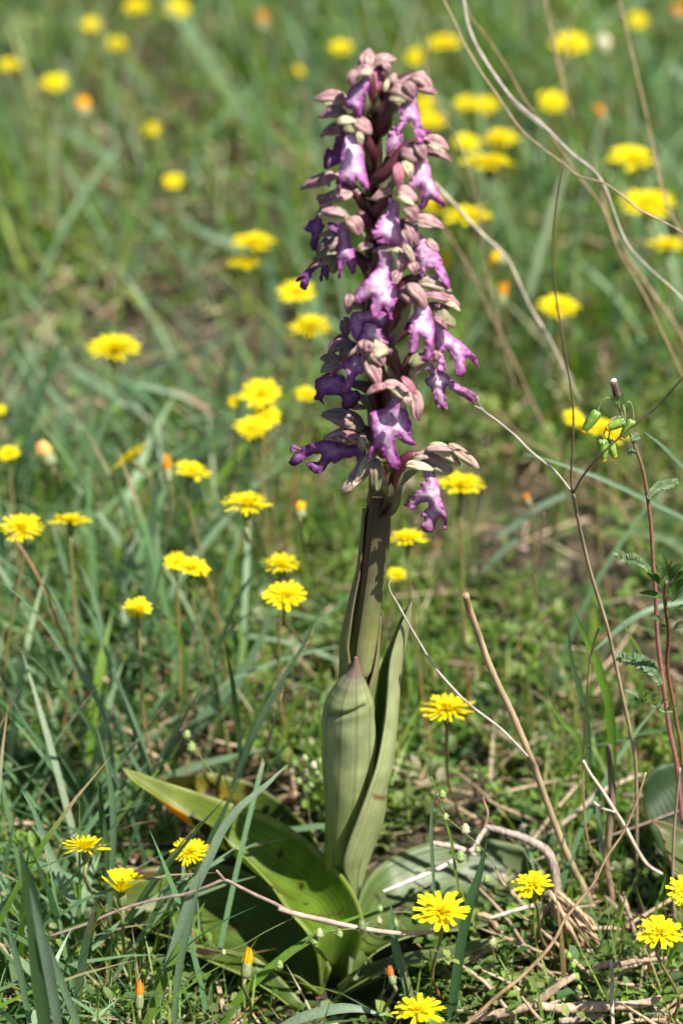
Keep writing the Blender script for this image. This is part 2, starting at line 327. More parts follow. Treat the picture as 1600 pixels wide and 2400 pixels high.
def sector(name, rows, col, m='sheath', nl=44, nc=18, solid=0.0006, wob=0.0, yoff=None, crease=()):
    """sheath wrapping the stem: rows of (v, centre u, radius px, angle from, angle to); angle 0 faces the camera, + is right"""
    V = []; Cc = []; UV = []; F = []
    for i in range(nl):
        s = i / (nl - 1); v, u, r, a0, a1 = interp([tuple(map(float, q)) for q in rows], s)
        c0 = at(u, v, interp(yoff, s) if yoff else 0.0); rr = px(c0, r); cc = interp(col, s) if isinstance(col, list) else col
        for j in range(nc):
            t = j / (nc - 1); a = R(a0 + (a1 - a0) * t); q = rr * (1 + wob * mnoise.noise(Vector((t * 6, s * 9, 1))))
            cz = 0; pu = u + r * math.sin(a)
            if crease and math.cos(a) > 0:
                for cp, cw, ch in crease:
                    for (ua, va), (ub, vb) in zip(cp, cp[1:]):
                        L2 = (ub - ua) ** 2 + (vb - va) ** 2; tt = max(0, min(1, ((pu - ua) * (ub - ua) + (v - va) * (vb - va)) / L2)); dd = math.hypot(pu - ua - tt * (ub - ua), v - va - tt * (vb - va))
                        cz = max(cz, ch * math.exp(-(dd / cw) ** 2)) if ch > 0 else min(cz, ch * math.exp(-(dd / cw) ** 2))
                q += px(c0, cz)
            V.append(c0 + RIGHT * math.sin(a) * q + Vector((0, -math.cos(a) * q, 0)))
            if cz: cc = tuple(x * (1 + .035 * cz) for x in (interp(col, s) if isinstance(col, list) else col))
            else: cc = interp(col, s) if isinstance(col, list) else col
            e = min(t, 1 - t); Cc.append(tuple(x * 0.55 + y * 0.45 for x, y in zip(cc, (.3, .2, .16))) if e < .04 else cc); UV.append((t, s))
    for i in range(nl - 1):
        for j in range(nc - 1): F.append((i * nc + j, i * nc + j + 1, (i + 1) * nc + j + 1, (i + 1) * nc + j))
    b = MB(OB); b.add(V, F, Cc, UV); return b.build(name, M[m], orchid, solid)
SG = (0.24, 0.27, 0.09); SP = (0.20, 0.17, 0.12); SO = (0.17, 0.14, .07)
# front bract hugging the stem
sector('sheath', [(1148, 885, 29, 0, 30), (1200, 886, 31, -20, 62), (1260, 880, 32, -22, 82), (1330, 871, 33, -20, 90), (1420, 860, 32, -22, 88), (1500, 851, 32, -30, 80), (1560, 848, 32, -32, 40), (1572, 848, 31, -26, 22)],
       [(.1, .07, .05), (.10, .085, .05), SO, (.19, .18, .09), (.24, .26, .09), (.27, .28, .12), (.2, .12, .06)])
# outer sheath: gap towards the camera
sector('sheath', [(1185, 880, 29, -95, -60), (1260, 876, 31, -150, -58), (1340, 868, 33, -200, -52), (1420, 855, 41, -240, -44), (1500, 842, 46, -290, -34), (1560, 842, 46, -318, -22), (1630, 834, 43, -338, -20), (1700, 824, 40, -345, -20)],
       [SP, (.2, .2, .12), SP, SG, SG, (.2, .24, .1), SG], nc=40)
# swollen sheath with pinched tip
rows = [(1540, 834, 2), (1562, 833, 8), (1582, 829, 17), (1600, 824, 32), (1622, 821, 46), (1640, 820, 54), (1665, 818, 58), (1700, 817, 60), (1740, 817, 60), (1790, 815, 58), (1840, 812, 53), (1900, 806, 45), (1960, 799, 37), (2020, 795, 33), (2100, 793, 32)]
sector('sheath', [(v, u, r, -178, 178) for v, u, r in rows], [(.24, .15, .13), (.25, .17, .14), (.24, .24, .13), (.34, .39, .18), (.29, .35, .14), (.35, .40, .20), (.36, .41, .20), (.35, .40, .18), (.32, .37, .15), (.26, .32, .10), (.18, .24, .04), (.16, .22, .035)], nc=72, nl=150, wob=0.07, yoff=[-.0092, -.0090, -.0086, -.0078, -.0066, -.0054, -.0042, -.0032, -.0024, -.0016, -.001, -.0005, 0, 0, 0],
       crease=[([(766, 1640), (790, 1624), (822, 1630), (858, 1612)], 7, 9), ([(772, 1676), (800, 1664), (835, 1652), (872, 1650)], 7, 10), ([(764, 1650), (780, 1690), (806, 1716), (834, 1738)], 9, 8), ([(786, 1602), (815, 1610), (848, 1600)], 5, 4), ([(770, 1660), (800, 1648), (850, 1636)], 6, -8)])
# dark sheath edge seen left of the base
leaf('sheath', orchid, OB, [(765, 1840, .012), (763, 1900, .012), (766, 1960, .012), (772, 2040, .01)], [(778, 1842, .008), (780, 1900, .006), (788, 1960, .004), (800, 2040, .0)], (.05, .1, .02), EDG, 0, nl=24, nc=6, m='leaf', zone=False)
# tall channelled leaf on the right: far flank, near face
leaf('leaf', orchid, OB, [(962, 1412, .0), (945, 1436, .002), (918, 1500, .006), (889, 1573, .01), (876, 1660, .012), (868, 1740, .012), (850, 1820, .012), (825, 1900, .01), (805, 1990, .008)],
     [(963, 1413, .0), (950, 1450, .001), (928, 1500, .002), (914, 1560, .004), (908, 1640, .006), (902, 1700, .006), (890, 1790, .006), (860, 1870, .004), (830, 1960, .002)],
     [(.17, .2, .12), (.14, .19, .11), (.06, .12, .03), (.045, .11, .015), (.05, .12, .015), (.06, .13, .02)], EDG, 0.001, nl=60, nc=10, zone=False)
leaf('leaf', orchid, OB, [(961, 1412, .0), (947, 1445, .0), (926, 1500, -.002), (912, 1556, -.004), (906, 1640, -.006), (900, 1700, -.008), (883, 1790, -.012), (857, 1867, -.014), (834, 1928, -.014), (813, 1984, -.013), (803, 2031, -.011), (816, 2068, -.008), (836, 2108, -.005)],
     [(964, 1411, .0), (961, 1450, .0), (952, 1500, .002), (941, 1560, .002), (934, 1640, .002), (927, 1720, .002), (918, 1795, .002), (906, 1838, .002), (905, 1870, .002), (897, 1925, .002), (878, 1980, .002), (856, 2040, .001), (839, 2110, -.003)],
     [(.30, .31, .13), (.36, .39, .19), (.38, .42, .21), (.36, .41, .19), (.35, .40, .18), (.38, .42, .19), (.36, .41, .18), (.30, .36, .13)], (.36, .4, .2), -0.003, nl=70, nc=12, zone=False, m='sheath',
     spots=[(878, 1862, 12, 5, (.2, .09, .03), None), (896, 1859, 6, 3, (.2, .09, .03), None), (903, 1660, 8, 3, (.12, .06, .03), None), (958, 1414, 5, 5, BR, None)])
# ------------------------------------------------------------------ orchid flowers
Z = {'A': (690, 110, 7.84), 'B': (870, 110, 7.84), 'C': (690, 390, 7.84), 'D': (870, 390, 7.84), 'E': (670, 630, 6.817), 'F': (870, 630, 6.03), 'G': (670, 900, 6.817), 'H': (870, 870, 6.03), 'R': (640, 600, 3.015)}
def zc(k, x, y): a = Z[k]; return a[0] + x / a[2], a[1] + y / a[2]
LIPT = {'lit': ((0.90, 0.76, 0.88), (0.56, 0.19, 0.50), (0.34, 0.06, 0.26)), 'mid': ((0.76, 0.56, 0.74), (0.41, 0.10, 0.38), (0.20, 0.03, 0.16)),  # light partly painted in: paler palette for sunlit florets, dark violet for shaded ones
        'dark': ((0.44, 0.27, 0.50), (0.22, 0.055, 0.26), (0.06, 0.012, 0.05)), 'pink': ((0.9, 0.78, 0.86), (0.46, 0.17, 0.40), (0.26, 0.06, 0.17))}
def lip(parent, k, outline, off0, off1, tone, bulge=0.0010, seed=0):
    rr = random.Random(seed * 31 + 5)
    px_ = [Vector(zc(k, x, y) + (0,)) for x, y in outline]
    cc_ = sum(px_, Vector()) / len(px_); px_ = [cc_ + (p - cc_) * 1.035 for p in px_]
    loop = cat_rom(px_ + [px_[0]], 4)[:-1]
    # slightly crimped margin
    N = len(loop); cen = sum(loop, Vector()) / N; ed = []
    for i, p in enumerate(loop):
        t = (loop[(i + 1) % N] - loop[i - 1]); nn = Vector((t.y, -t.x, 0)).normalized() if t.length > 0 else Vector((0, 0, 0))
        ed.append(p + nn * rr.uniform(-1.3, 1.3))
    vmin = min(p.y for p in ed); vmax = max(p.y for p in ed); pts = [Vector((p.x, p.y)) for p in ed]
    poly = [(p.x, p.y) for p in ed]
    umin = min(p.x for p in ed); umax = max(p.x for p in ed); st = 4.2
    gu, gv = np.meshgrid(np.arange(umin, umax, st), np.arange(vmin, vmax, st)); gu = gu.ravel() + rng.uniform(-.8, .8, gu.size); gv = gv.ravel() + rng.uniform(-.8, .8, gv.size)
    ins = inpoly(gu, gv, poly); gu = gu[ins]; gv = gv[ins]
    E = np.array(poly)
    A_ = E; B_ = np.roll(E, -1, 0); AB = B_ - A_; L2 = (AB ** 2).sum(1) + 1e-9
    def dist(u, v):
        q = np.array([u, v]) - A_; t = np.clip((q * AB).sum(1) / L2, 0, 1); d = q - AB * t[:, None]; return math.sqrt((d ** 2).sum(1).min())
    for u, v in zip(gu, gv):
        if dist(u, v) > 1.8: pts.append(Vector((u, v)))
    r = delaunay_2d_cdt(pts, [], [list(range(N))], 1, 1e-5)
    vv = r[0]; ff = r[2]
    t0 = px_[0].lerp(px_[1], .5); far = max((p - t0).length for p in px_)
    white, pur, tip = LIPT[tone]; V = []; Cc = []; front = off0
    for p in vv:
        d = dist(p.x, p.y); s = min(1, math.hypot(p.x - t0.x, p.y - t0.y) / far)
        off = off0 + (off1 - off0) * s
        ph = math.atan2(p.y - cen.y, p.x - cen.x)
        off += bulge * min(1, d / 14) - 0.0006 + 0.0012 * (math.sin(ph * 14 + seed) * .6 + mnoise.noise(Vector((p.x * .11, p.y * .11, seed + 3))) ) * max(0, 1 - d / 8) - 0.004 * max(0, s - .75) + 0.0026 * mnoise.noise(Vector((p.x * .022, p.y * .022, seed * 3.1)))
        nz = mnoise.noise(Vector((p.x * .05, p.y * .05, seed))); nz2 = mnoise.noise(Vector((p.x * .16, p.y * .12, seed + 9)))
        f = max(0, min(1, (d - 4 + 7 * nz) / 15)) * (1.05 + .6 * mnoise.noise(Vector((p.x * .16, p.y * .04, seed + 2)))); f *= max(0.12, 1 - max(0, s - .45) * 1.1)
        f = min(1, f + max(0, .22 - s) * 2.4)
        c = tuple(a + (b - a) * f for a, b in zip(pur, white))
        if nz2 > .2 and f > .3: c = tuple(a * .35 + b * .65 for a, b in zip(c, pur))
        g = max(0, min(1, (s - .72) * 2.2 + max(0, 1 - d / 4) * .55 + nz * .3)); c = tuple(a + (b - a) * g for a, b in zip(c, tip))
        V.append(at(p.x, p.y, -off)); Cc.append(c)
    b = MB(OB); b.add(V, [tuple(f) for f in ff], Cc); return b.build('labellum', M['lip'], parent, 0.0004)
TONE = {'pink': ((.54, .27, .35), (.72, .60, .43)), 'rose': ((.55, .15, .28), (.7, .42, .38)), 'mauve': ((.36, .15, .26), (.48, .35, .28)), 'dark': ((.12, .05, .12), (.14, .07, .1)),
        'cream': ((.66, .60, .40), (.72, .66, .5)), 'spot': ((.42, .28, .30), (.4, .36, .18)), 'green': ((.26, .27, .13), (.34, .35, .18)), 'grey': ((.30, .21, .24), (.34, .33, .2)),
        'tan': ((.50, .36, .30), (.5, .42, .26)), 'gp': ((.44, .34, .34), (.42, .42, .2))}
def sepal(parent, k, cx, cy, ln, wd, ang, tone, off, tiltfwd=0.0, seed=0):
    sc_ = Z[k][2]; u, v = zc(k, cx, cy); c0 = at(u, v, -off); Ln = px(c0, ln / sc_); W = px(c0, wd / sc_) * .5
    a = R(ang); ad = (RIGHT * math.cos(a) + UP * math.sin(a) - FWD * tiltfwd).normalized()
    n0 = (-FWD * 0.75 + UP * 0.55); n0 = (n0 - ad * n0.dot(ad)).normalized(); sdv = ad.cross(n0)
    na, nb = 12, 13; V = []; Cc = []; F = []; main, edge = TONE[tone]
    for i in range(na):
        t = i / (na - 1); wf = math.sin(math.pi * (0.05 + .92 * t ** .8)) ** .72
        for j in range(nb):
            bb = j / (nb - 1) * 2 - 1; th = bb * R(66)
            p = c0 + ad * Ln * (t - .5) + sdv * W * wf * math.sin(th) + n0 * (W * wf * math.cos(th) * .62 - W * 1.5 * (t - .35) ** 2 * (1 + .5 * math.sin(seed * 2.3)) - W * .25 + W * .16 * wf * math.cos(bb * 9))
            p += n0 * W * .34 * mnoise.noise(Vector((t * 3, bb * 2.2, seed))) + sdv * W * (.22 * math.sin(seed * 1.9) * t * t + .16 * mnoise.noise(Vector((t * 3, 4, seed))))
            V.append(p)
            e = max(0, (abs(bb) - .72) / .28, (t - .9) * 6); vein = 1 if j % 3 == 1 else 0
            nz = mnoise.noise(Vector((t * 5, bb * 4, seed + .5)))
            c = tuple(x * (1 - .28 * vein) + y * .28 * vein for x, y in zip(main, (.30, .28, .14))); c = tuple(x + (y - x) * min(1, e) for x, y in zip(c, edge))
            c = tuple(x + (y - x) * .38 * (1 - t) for x, y in zip(c, (.40, .40, .22) if tone in ('pink', 'gp', 'cream', 'tan', 'mauve') else c))
            c = tuple(x * (1 + .55 * nz) for x in c); nb_ = mnoise.noise(Vector((t * 3.1, bb * 2.2, seed + 7.5)))
            if nb_ > .1: c = tuple(x + (y - x) * min(.6, nb_ * 2) for x, y in zip(c, (.34, .20, .17)))
            if tone == 'spot' and mnoise.noise(Vector((t * 14, bb * 9, seed))) > .12: c = (.32, .04, .12)
            Cc.append(c)
    for i in range(na - 1):
        for j in range(nb - 1): F.append((i * nb + j, i * nb + j + 1, (i + 1) * nb + j + 1, (i + 1) * nb + j))
    b = MB(OB); b.add(V, F, Cc); return b.build('sepal', M['sepal'], parent, 0.0004)
# each flower: offset towards the camera (m), ovary px path, lips, sepals
FL = [
 dict(off=.012, ov=[('A', 1440, 1100), ('A', 1400, 700), ('A', 1330, 440)], lips=[('A', [(1260, 540), (1370, 540), (1350, 760), (1280, 950), (1250, 1150), (1200, 1310), (1120, 1270), (1060, 1150), (940, 1080), (960, 930), (1010, 800), (1080, 690), (1180, 660)], .014, .018, 'mid')],
      sep=[('A', 1330, 200, 300, 240, 80, 'pink'), ('A', 1230, 400, 330, 280, 195, 'pink'), ('A', 1060, 570, 260, 190, 250, 'mauve'), ('A', 1310, 470, 200, 90, 10, 'cream')]),
 dict(off=.008, ov=[('B', 150, 1000), ('B', 160, 600), ('B', 180, 330)], lips=[('A', [(1350, 650), (1420, 700), (1450, 900), (1440, 1080), (1380, 1170), (1330, 1000)], .012, .014, 'mid')],
      sep=[('B', 220, 210, 360, 230, 15, 'pink'), ('B', 80, 600, 360, 220, -80, 'rose'), ('B', 290, 370, 170, 130, -60, 'pink'), ('B', 400, 580, 170, 120, 80, 'pink'), ('B', 270, 700, 200, 80, 80, 'cream')]),
 dict(off=.004, ov=[('B', 200, 1300), ('B', 300, 900), ('B', 560, 640), ('B', 800, 520)], lips=[],
      sep=[('B', 960, 590, 360, 270, -22, 'pink'), ('B', 1000, 770, 330, 150, -12, 'spot')]),
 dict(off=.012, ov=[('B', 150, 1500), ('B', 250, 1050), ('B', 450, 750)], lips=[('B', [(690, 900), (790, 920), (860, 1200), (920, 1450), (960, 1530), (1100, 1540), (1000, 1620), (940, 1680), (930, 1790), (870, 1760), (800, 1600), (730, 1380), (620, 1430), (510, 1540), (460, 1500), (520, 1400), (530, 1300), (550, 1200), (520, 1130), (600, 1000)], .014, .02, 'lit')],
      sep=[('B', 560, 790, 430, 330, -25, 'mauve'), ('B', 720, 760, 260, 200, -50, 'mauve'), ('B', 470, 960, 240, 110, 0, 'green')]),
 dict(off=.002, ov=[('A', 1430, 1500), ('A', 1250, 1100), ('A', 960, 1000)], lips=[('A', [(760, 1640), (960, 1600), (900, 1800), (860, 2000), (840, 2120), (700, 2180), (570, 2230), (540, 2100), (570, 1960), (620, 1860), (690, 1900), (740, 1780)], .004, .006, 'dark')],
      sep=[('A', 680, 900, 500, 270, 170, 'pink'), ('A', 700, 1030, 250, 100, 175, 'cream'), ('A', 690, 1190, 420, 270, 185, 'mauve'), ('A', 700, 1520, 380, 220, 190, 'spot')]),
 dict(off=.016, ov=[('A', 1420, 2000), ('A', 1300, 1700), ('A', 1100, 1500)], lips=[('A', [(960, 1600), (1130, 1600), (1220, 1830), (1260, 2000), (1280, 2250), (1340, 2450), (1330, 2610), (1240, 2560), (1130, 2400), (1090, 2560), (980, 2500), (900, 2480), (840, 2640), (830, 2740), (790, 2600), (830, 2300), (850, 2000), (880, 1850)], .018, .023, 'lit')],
      sep=[('A', 1260, 1450, 320, 270, -35, 'pink'), ('A', 940, 1340, 280, 160, 10, 'cream'), ('A', 1000, 1500, 170, 150, 0, 'green'), ('A', 1200, 1680, 200, 120, -80, 'cream')]),
 dict(off=.002, ov=[('B', 240, 2400), ('B', 350, 2100), ('B', 430, 1950)], lips=[('B', [(330, 1560), (400, 1480), (500, 1560), (570, 1640), (560, 1780), (480, 1870), (380, 1950), (300, 2020), (290, 1850)], .004, .004, 'lit')], sep=[('B', 430, 1160, 150, 120, 0, 'pink')]),
 dict(off=.002, ov=[('B', 300, 2300), ('B', 600, 1900), ('B', 900, 1750)], lips=[],
      sep=[('B', 1180, 1740, 430, 270, -20, 'pink'), ('B', 1220, 1930, 430, 210, -10, 'spot'), ('B', 960, 1640, 300, 170, 0, 'mauve'), ('B', 1190, 1850, 260, 90, -20, 'cream')]),
 dict(off=.014, ov=[('D', 50, 300), ('B', 300, 2250), ('B', 620, 1860)], lips=[('D', [(850, -160), (980, -180), (1050, 0), (1090, 200), (1150, 330), (1250, 520), (1340, 680), (1300, 720), (1180, 660), (1070, 600), (1020, 680), (940, 780), (870, 720), (900, 600), (900, 440), (870, 370), (790, 420), (690, 360), (740, 250), (770, 170), (720, 60), (760, -60)], .016, .022, 'lit')],
      sep=[('B', 790, 1960, 420, 330, -15, 'mauve'), ('B', 930, 1900, 280, 200, -50, 'mauve'), ('B', 680, 2230, 260, 200, -60, 'cream'), ('B', 520, 2330, 330, 120, -80, 'rose')]),
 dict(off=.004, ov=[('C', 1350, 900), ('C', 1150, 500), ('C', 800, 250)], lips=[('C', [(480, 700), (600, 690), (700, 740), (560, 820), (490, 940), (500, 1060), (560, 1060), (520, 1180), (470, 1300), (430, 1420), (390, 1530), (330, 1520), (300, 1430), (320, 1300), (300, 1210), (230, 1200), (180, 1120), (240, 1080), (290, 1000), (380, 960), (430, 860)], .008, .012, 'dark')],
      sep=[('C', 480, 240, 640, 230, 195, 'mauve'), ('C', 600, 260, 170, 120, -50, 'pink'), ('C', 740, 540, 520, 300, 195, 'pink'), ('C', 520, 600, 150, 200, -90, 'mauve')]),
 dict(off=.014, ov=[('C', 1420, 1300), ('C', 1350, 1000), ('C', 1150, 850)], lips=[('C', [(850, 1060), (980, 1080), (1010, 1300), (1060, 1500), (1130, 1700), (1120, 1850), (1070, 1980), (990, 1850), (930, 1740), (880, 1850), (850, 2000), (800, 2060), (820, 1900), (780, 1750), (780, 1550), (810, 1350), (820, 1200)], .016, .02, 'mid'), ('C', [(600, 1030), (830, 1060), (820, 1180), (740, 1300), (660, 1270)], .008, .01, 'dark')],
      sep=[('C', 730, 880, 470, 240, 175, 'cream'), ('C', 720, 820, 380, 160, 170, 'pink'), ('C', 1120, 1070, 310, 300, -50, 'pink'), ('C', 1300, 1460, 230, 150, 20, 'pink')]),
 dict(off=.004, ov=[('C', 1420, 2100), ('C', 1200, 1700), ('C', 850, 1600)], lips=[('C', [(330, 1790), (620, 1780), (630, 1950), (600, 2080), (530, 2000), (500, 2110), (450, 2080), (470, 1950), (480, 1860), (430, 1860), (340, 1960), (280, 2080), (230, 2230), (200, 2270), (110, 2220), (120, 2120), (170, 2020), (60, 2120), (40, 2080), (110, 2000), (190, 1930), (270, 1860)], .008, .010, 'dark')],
      sep=[('C', 600, 1430, 400, 300, 200, 'grey'), ('C', 590, 1600, 440, 170, 190, 'green'), ('C', 520, 1740, 430, 170, 190, 'spot'), ('C', 740, 1780, 280, 220, -90, 'green'), ('C', 620, 1240, 280, 130, 180, 'grey')]),
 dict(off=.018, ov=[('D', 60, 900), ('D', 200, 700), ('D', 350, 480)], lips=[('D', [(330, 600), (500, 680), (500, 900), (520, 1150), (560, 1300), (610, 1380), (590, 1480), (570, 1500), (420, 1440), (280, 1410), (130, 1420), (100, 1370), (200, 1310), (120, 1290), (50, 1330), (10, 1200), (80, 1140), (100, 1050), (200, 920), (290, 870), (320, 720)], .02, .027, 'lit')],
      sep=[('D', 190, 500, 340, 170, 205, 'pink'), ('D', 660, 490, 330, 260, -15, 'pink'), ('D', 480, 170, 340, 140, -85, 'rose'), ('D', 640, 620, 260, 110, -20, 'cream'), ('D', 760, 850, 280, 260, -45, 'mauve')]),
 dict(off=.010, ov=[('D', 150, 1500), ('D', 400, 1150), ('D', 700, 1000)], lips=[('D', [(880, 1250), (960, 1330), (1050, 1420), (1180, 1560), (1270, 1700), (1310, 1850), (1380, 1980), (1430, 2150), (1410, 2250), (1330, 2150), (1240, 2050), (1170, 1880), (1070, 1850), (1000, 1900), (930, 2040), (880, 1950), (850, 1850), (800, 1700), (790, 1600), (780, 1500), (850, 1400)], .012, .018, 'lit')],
      sep=[('D', 1070, 990, 450, 240, -10, 'pink'), ('D', 960, 1080, 300, 120, -5, 'gp'), ('D', 770, 1220, 380, 190, -58, 'mauve'), ('D', 670, 1300, 260, 200, -60, 'mauve'), ('D', 1120, 1450, 240, 160, -40, 'pink')]),
 dict(off=.020, ov=[('R', 740, 250), ('R', 720, 100), ('D', 250, 1480)], lips=[('R', [(740, -50), (820, -50), (830, 50), (830, 150), (860, 200), (875, 280), (850, 350), (835, 400), (840, 450), (815, 430), (790, 370), (760, 380), (720, 440), (690, 430), (690, 370), (700, 300), (680, 300), (620, 330), (585, 325), (590, 250), (640, 190), (700, 130), (740, 60)], .022, .029, 'lit')],
      sep=[('D', 270, 1500, 420, 150, 185, 'tan'), ('D', 470, 1530, 170, 110, 0, 'cream'), ('D', 590, 1750, 300, 260, -90, 'pink'), ('D', 700, 1600, 330, 130, -60, 'tan'), ('D', 780, 1860, 180, 200, -60, 'pink')]),
 dict(off=.012, ov=[('F', 150, 900), ('F', 330, 500), ('F', 500, 180), ('F', 760, 130)], lips=[], sep=[('F', 900, 215, 400, 190, -12, 'gp'), ('F', 950, 350, 280, 70, -10, 'spot'), ('F', 900, 380, 300, 110, -5, 'mauve')]),
 dict(off=.022, ov=[('F', 180, 1000), ('F', 400, 560), ('F', 560, 300)], lips=[('F', [(600, 480), (760, 480), (830, 620), (860, 750), (880, 880), (870, 1050), (850, 1200), (800, 1300), (700, 1290), (700, 1230), (740, 1150), (750, 1000), (700, 930), (660, 960), (650, 1100), (600, 1200), (550, 1150), (530, 1050), (560, 950), (520, 860), (560, 770), (510, 740), (560, 700), (600, 600)], .024, .03, 'lit')],
      sep=[('F', 600, 390, 360, 260, -25, 'mauve'), ('F', 670, 340, 330, 190, -40, 'pink')]),
 dict(off=.010, ov=[('F', 200, 1100), ('F', 500, 850), ('F', 850, 650)], lips=[('F', [(860, 750), (950, 790), (1050, 880), (1150, 970), (1280, 1060), (1380, 1160), (1460, 1250), (1510, 1390), (1440, 1340), (1390, 1270), (1320, 1260), (1320, 1400), (1310, 1480), (1240, 1510), (1180, 1440), (1170, 1320), (1110, 1200), (1060, 1140), (1020, 1180), (1030, 1300), (1050, 1400), (1010, 1450), (950, 1420), (920, 1300), (920, 1150), (890, 1000), (880, 880)], .012, .02, 'lit')],
      sep=[('F', 920, 530, 290, 130, 0, 'mauve'), ('F', 1150, 450, 210, 120, -35, 'pink'), ('F', 1150, 520, 210, 70, -25, 'cream'), ('F', 1050, 700, 280, 190, -35, 'green'), ('F', 1000, 740, 220, 120, -35, 'spot')]),
 dict(off=.016, ov=[('R', 800, 900), ('R', 840, 700), ('R', 800, 640)], lips=[('R', [(560, 400), (700, 390), (780, 400), (840, 470), (880, 560), (840, 610), (780, 560), (740, 500), (660, 470), (600, 600), (550, 520), (545, 450)], .014, .018, 'mid'), ('R', [(650, 480), (720, 490), (770, 540), (810, 620), (740, 640), (690, 600), (610, 640), (600, 700), (595, 640), (620, 570), (640, 530)], .018, .022, 'lit')],
      sep=[('E', 1010, 560, 260, 150, -90, 'mauve'), ('E', 1130, 600, 160, 100, 0, 'green')]),
 dict(off=-.004, ov=[('R', 740, 900), ('R', 640, 700), ('R', 540, 620)], lips=[],
      sep=[('E', 960, 930, 260, 170, -90, 'grey'), ('E', 830, 1180, 320, 260, 200, 'mauve'), ('E', 960, 1290, 300, 260, 220, 'grey'), ('E', 710, 1420, 260, 150, 180, 'mauve'), ('E', 720, 1540, 290, 190, 190, 'gp')]),
 dict(off=.020, ov=[('R', 800, 1000), ('R', 860, 850), ('R', 840, 700), ('R', 780, 660)], lips=[('E', [(1100, 1380), (1230, 1450), (1260, 1640), (1130, 1700), (1060, 1850), (970, 2000), (870, 1950), (870, 1880), (960, 1780), (970, 1650), (930, 1600), (850, 1620), (740, 1720), (690, 1740), (680, 1700), (800, 1620), (850, 1560), (950, 1470)], .014, .018, 'mid')],
      sep=[('E', 1400, 1290, 360, 330, 200, 'cream'), ('E', 1460, 1390, 280, 220, -60, 'pink'), ('E', 1260, 1260, 200, 240, -100, 'mauve')]),
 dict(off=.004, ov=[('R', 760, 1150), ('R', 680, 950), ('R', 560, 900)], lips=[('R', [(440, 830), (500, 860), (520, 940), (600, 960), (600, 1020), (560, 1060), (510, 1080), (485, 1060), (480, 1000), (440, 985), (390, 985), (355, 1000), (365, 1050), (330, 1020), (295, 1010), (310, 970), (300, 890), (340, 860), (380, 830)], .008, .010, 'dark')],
      sep=[('R', 600, 1065, 90, 45, 0, 'spot'), ('R', 640, 1030, 160, 30, -55, 'green')]),
 dict(off=.022, ov=[('R', 800, 1150), ('R', 850, 950), ('R', 830, 880)], lips=[('R', [(840, 1010), (900, 1010), (890, 1070), (940, 1100), (955, 1150), (980, 1200), (960, 1240), (975, 1290), (1000, 1330), (960, 1330), (910, 1310), (870, 1270), (860, 1330), (880, 1400), (895, 1470), (870, 1505), (830, 1470), (780, 1400), (750, 1350), (700, 1400), (680, 1450), (680, 1380), (710, 1310), (700, 1230), (685, 1160), (700, 1110), (770, 1090), (820, 1060)], .024, .03, 'mid')],
      sep=[('E', 1400, 1620, 470, 220, -62, 'pink'), ('H', 350, 210, 300, 170, -15, 'pink'), ('H', 640, 470, 360, 190, -75, 'pink'), ('H', 440, 330, 260, 120, -25, 'cream'), ('H', 540, 200, 260, 100, -50, 'rose'), ('H', 60, 240, 260, 110, 200, 'spot'), ('H', 510, 420, 110, 100, -60, 'tan')]),
 dict(off=.012, ov=[('R', 850, 1150), ('R', 900, 900), ('R', 980, 690)], lips=[('F', [(720, 1350), (830, 1330), (900, 1400), (1040, 1480), (1150, 1580), (1250, 1650), (1360, 1710), (1460, 1780), (1470, 1850), (1430, 1900), (1350, 1850), (1250, 1790), (1130, 1710), (1060, 1670), (1040, 1780), (1060, 1880), (1080, 1960), (1040, 1990), (980, 1960), (930, 1940), (880, 1800), (850, 1700), (780, 1620), (770, 1560), (840, 1510), (800, 1450), (740, 1430)], .012, .018, 'pink')],
      sep=[('F', 640, 1380, 290, 170, 215, 'cream'), ('F', 680, 1270, 280, 170, 30, 'green'), ('F', 900, 1230, 130, 180, -90, 'spot')]),
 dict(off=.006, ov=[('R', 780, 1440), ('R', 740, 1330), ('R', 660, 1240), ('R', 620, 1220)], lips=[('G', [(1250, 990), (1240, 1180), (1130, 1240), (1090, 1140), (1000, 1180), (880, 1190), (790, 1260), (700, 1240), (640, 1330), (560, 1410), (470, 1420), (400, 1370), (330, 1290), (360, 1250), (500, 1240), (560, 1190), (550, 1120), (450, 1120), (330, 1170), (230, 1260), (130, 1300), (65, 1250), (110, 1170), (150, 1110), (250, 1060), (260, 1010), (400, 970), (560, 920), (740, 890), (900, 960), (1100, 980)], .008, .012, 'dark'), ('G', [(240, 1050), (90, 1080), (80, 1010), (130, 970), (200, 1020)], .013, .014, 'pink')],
      sep=[('G', 940, 520, 560, 300, 155, 'grey'), ('G', 950, 620, 480, 150, 160, 'green'), ('G', 930, 810, 520, 270, 172, 'spot'), ('G', 1210, 930, 240, 120, -95, 'cream')]),
 dict(off=.014, ov=[('H', 260, 1800), ('H', 370, 1400), ('H', 520, 1210), ('H', 740, 1170)], lips=[('H', [(740, 1380), (850, 1360), (900, 1480), (940, 1600), (960, 1750), (1000, 1880), (1040, 2020), (1060, 2150), (1030, 2230), (1000, 2210), (1020, 2120), (960, 2050), (910, 2120), (860, 2250), (780, 2260), (700, 2200), (720, 2130), (760, 2070), (700, 2050), (750, 1970), (810, 1900), (780, 1840), (680, 1870), (610, 1930), (570, 1950), (520, 1910), (470, 1890), (520, 1830), (600, 1770), (630, 1700), (700, 1690), (690, 1590), (770, 1570), (750, 1520), (730, 1490)], .018, .020, 'pink')],
      sep=[('H', 870, 1270, 470, 270, -15, 'gp'), ('H', 1060, 1140, 420, 180, -28, 'cream'), ('H', 1310, 1190, 440, 150, -38, 'tan'), ('H', 970, 1090, 330, 90, 0, 'pink'), ('H', 680, 1330, 320, 130, -5, 'cream')]),
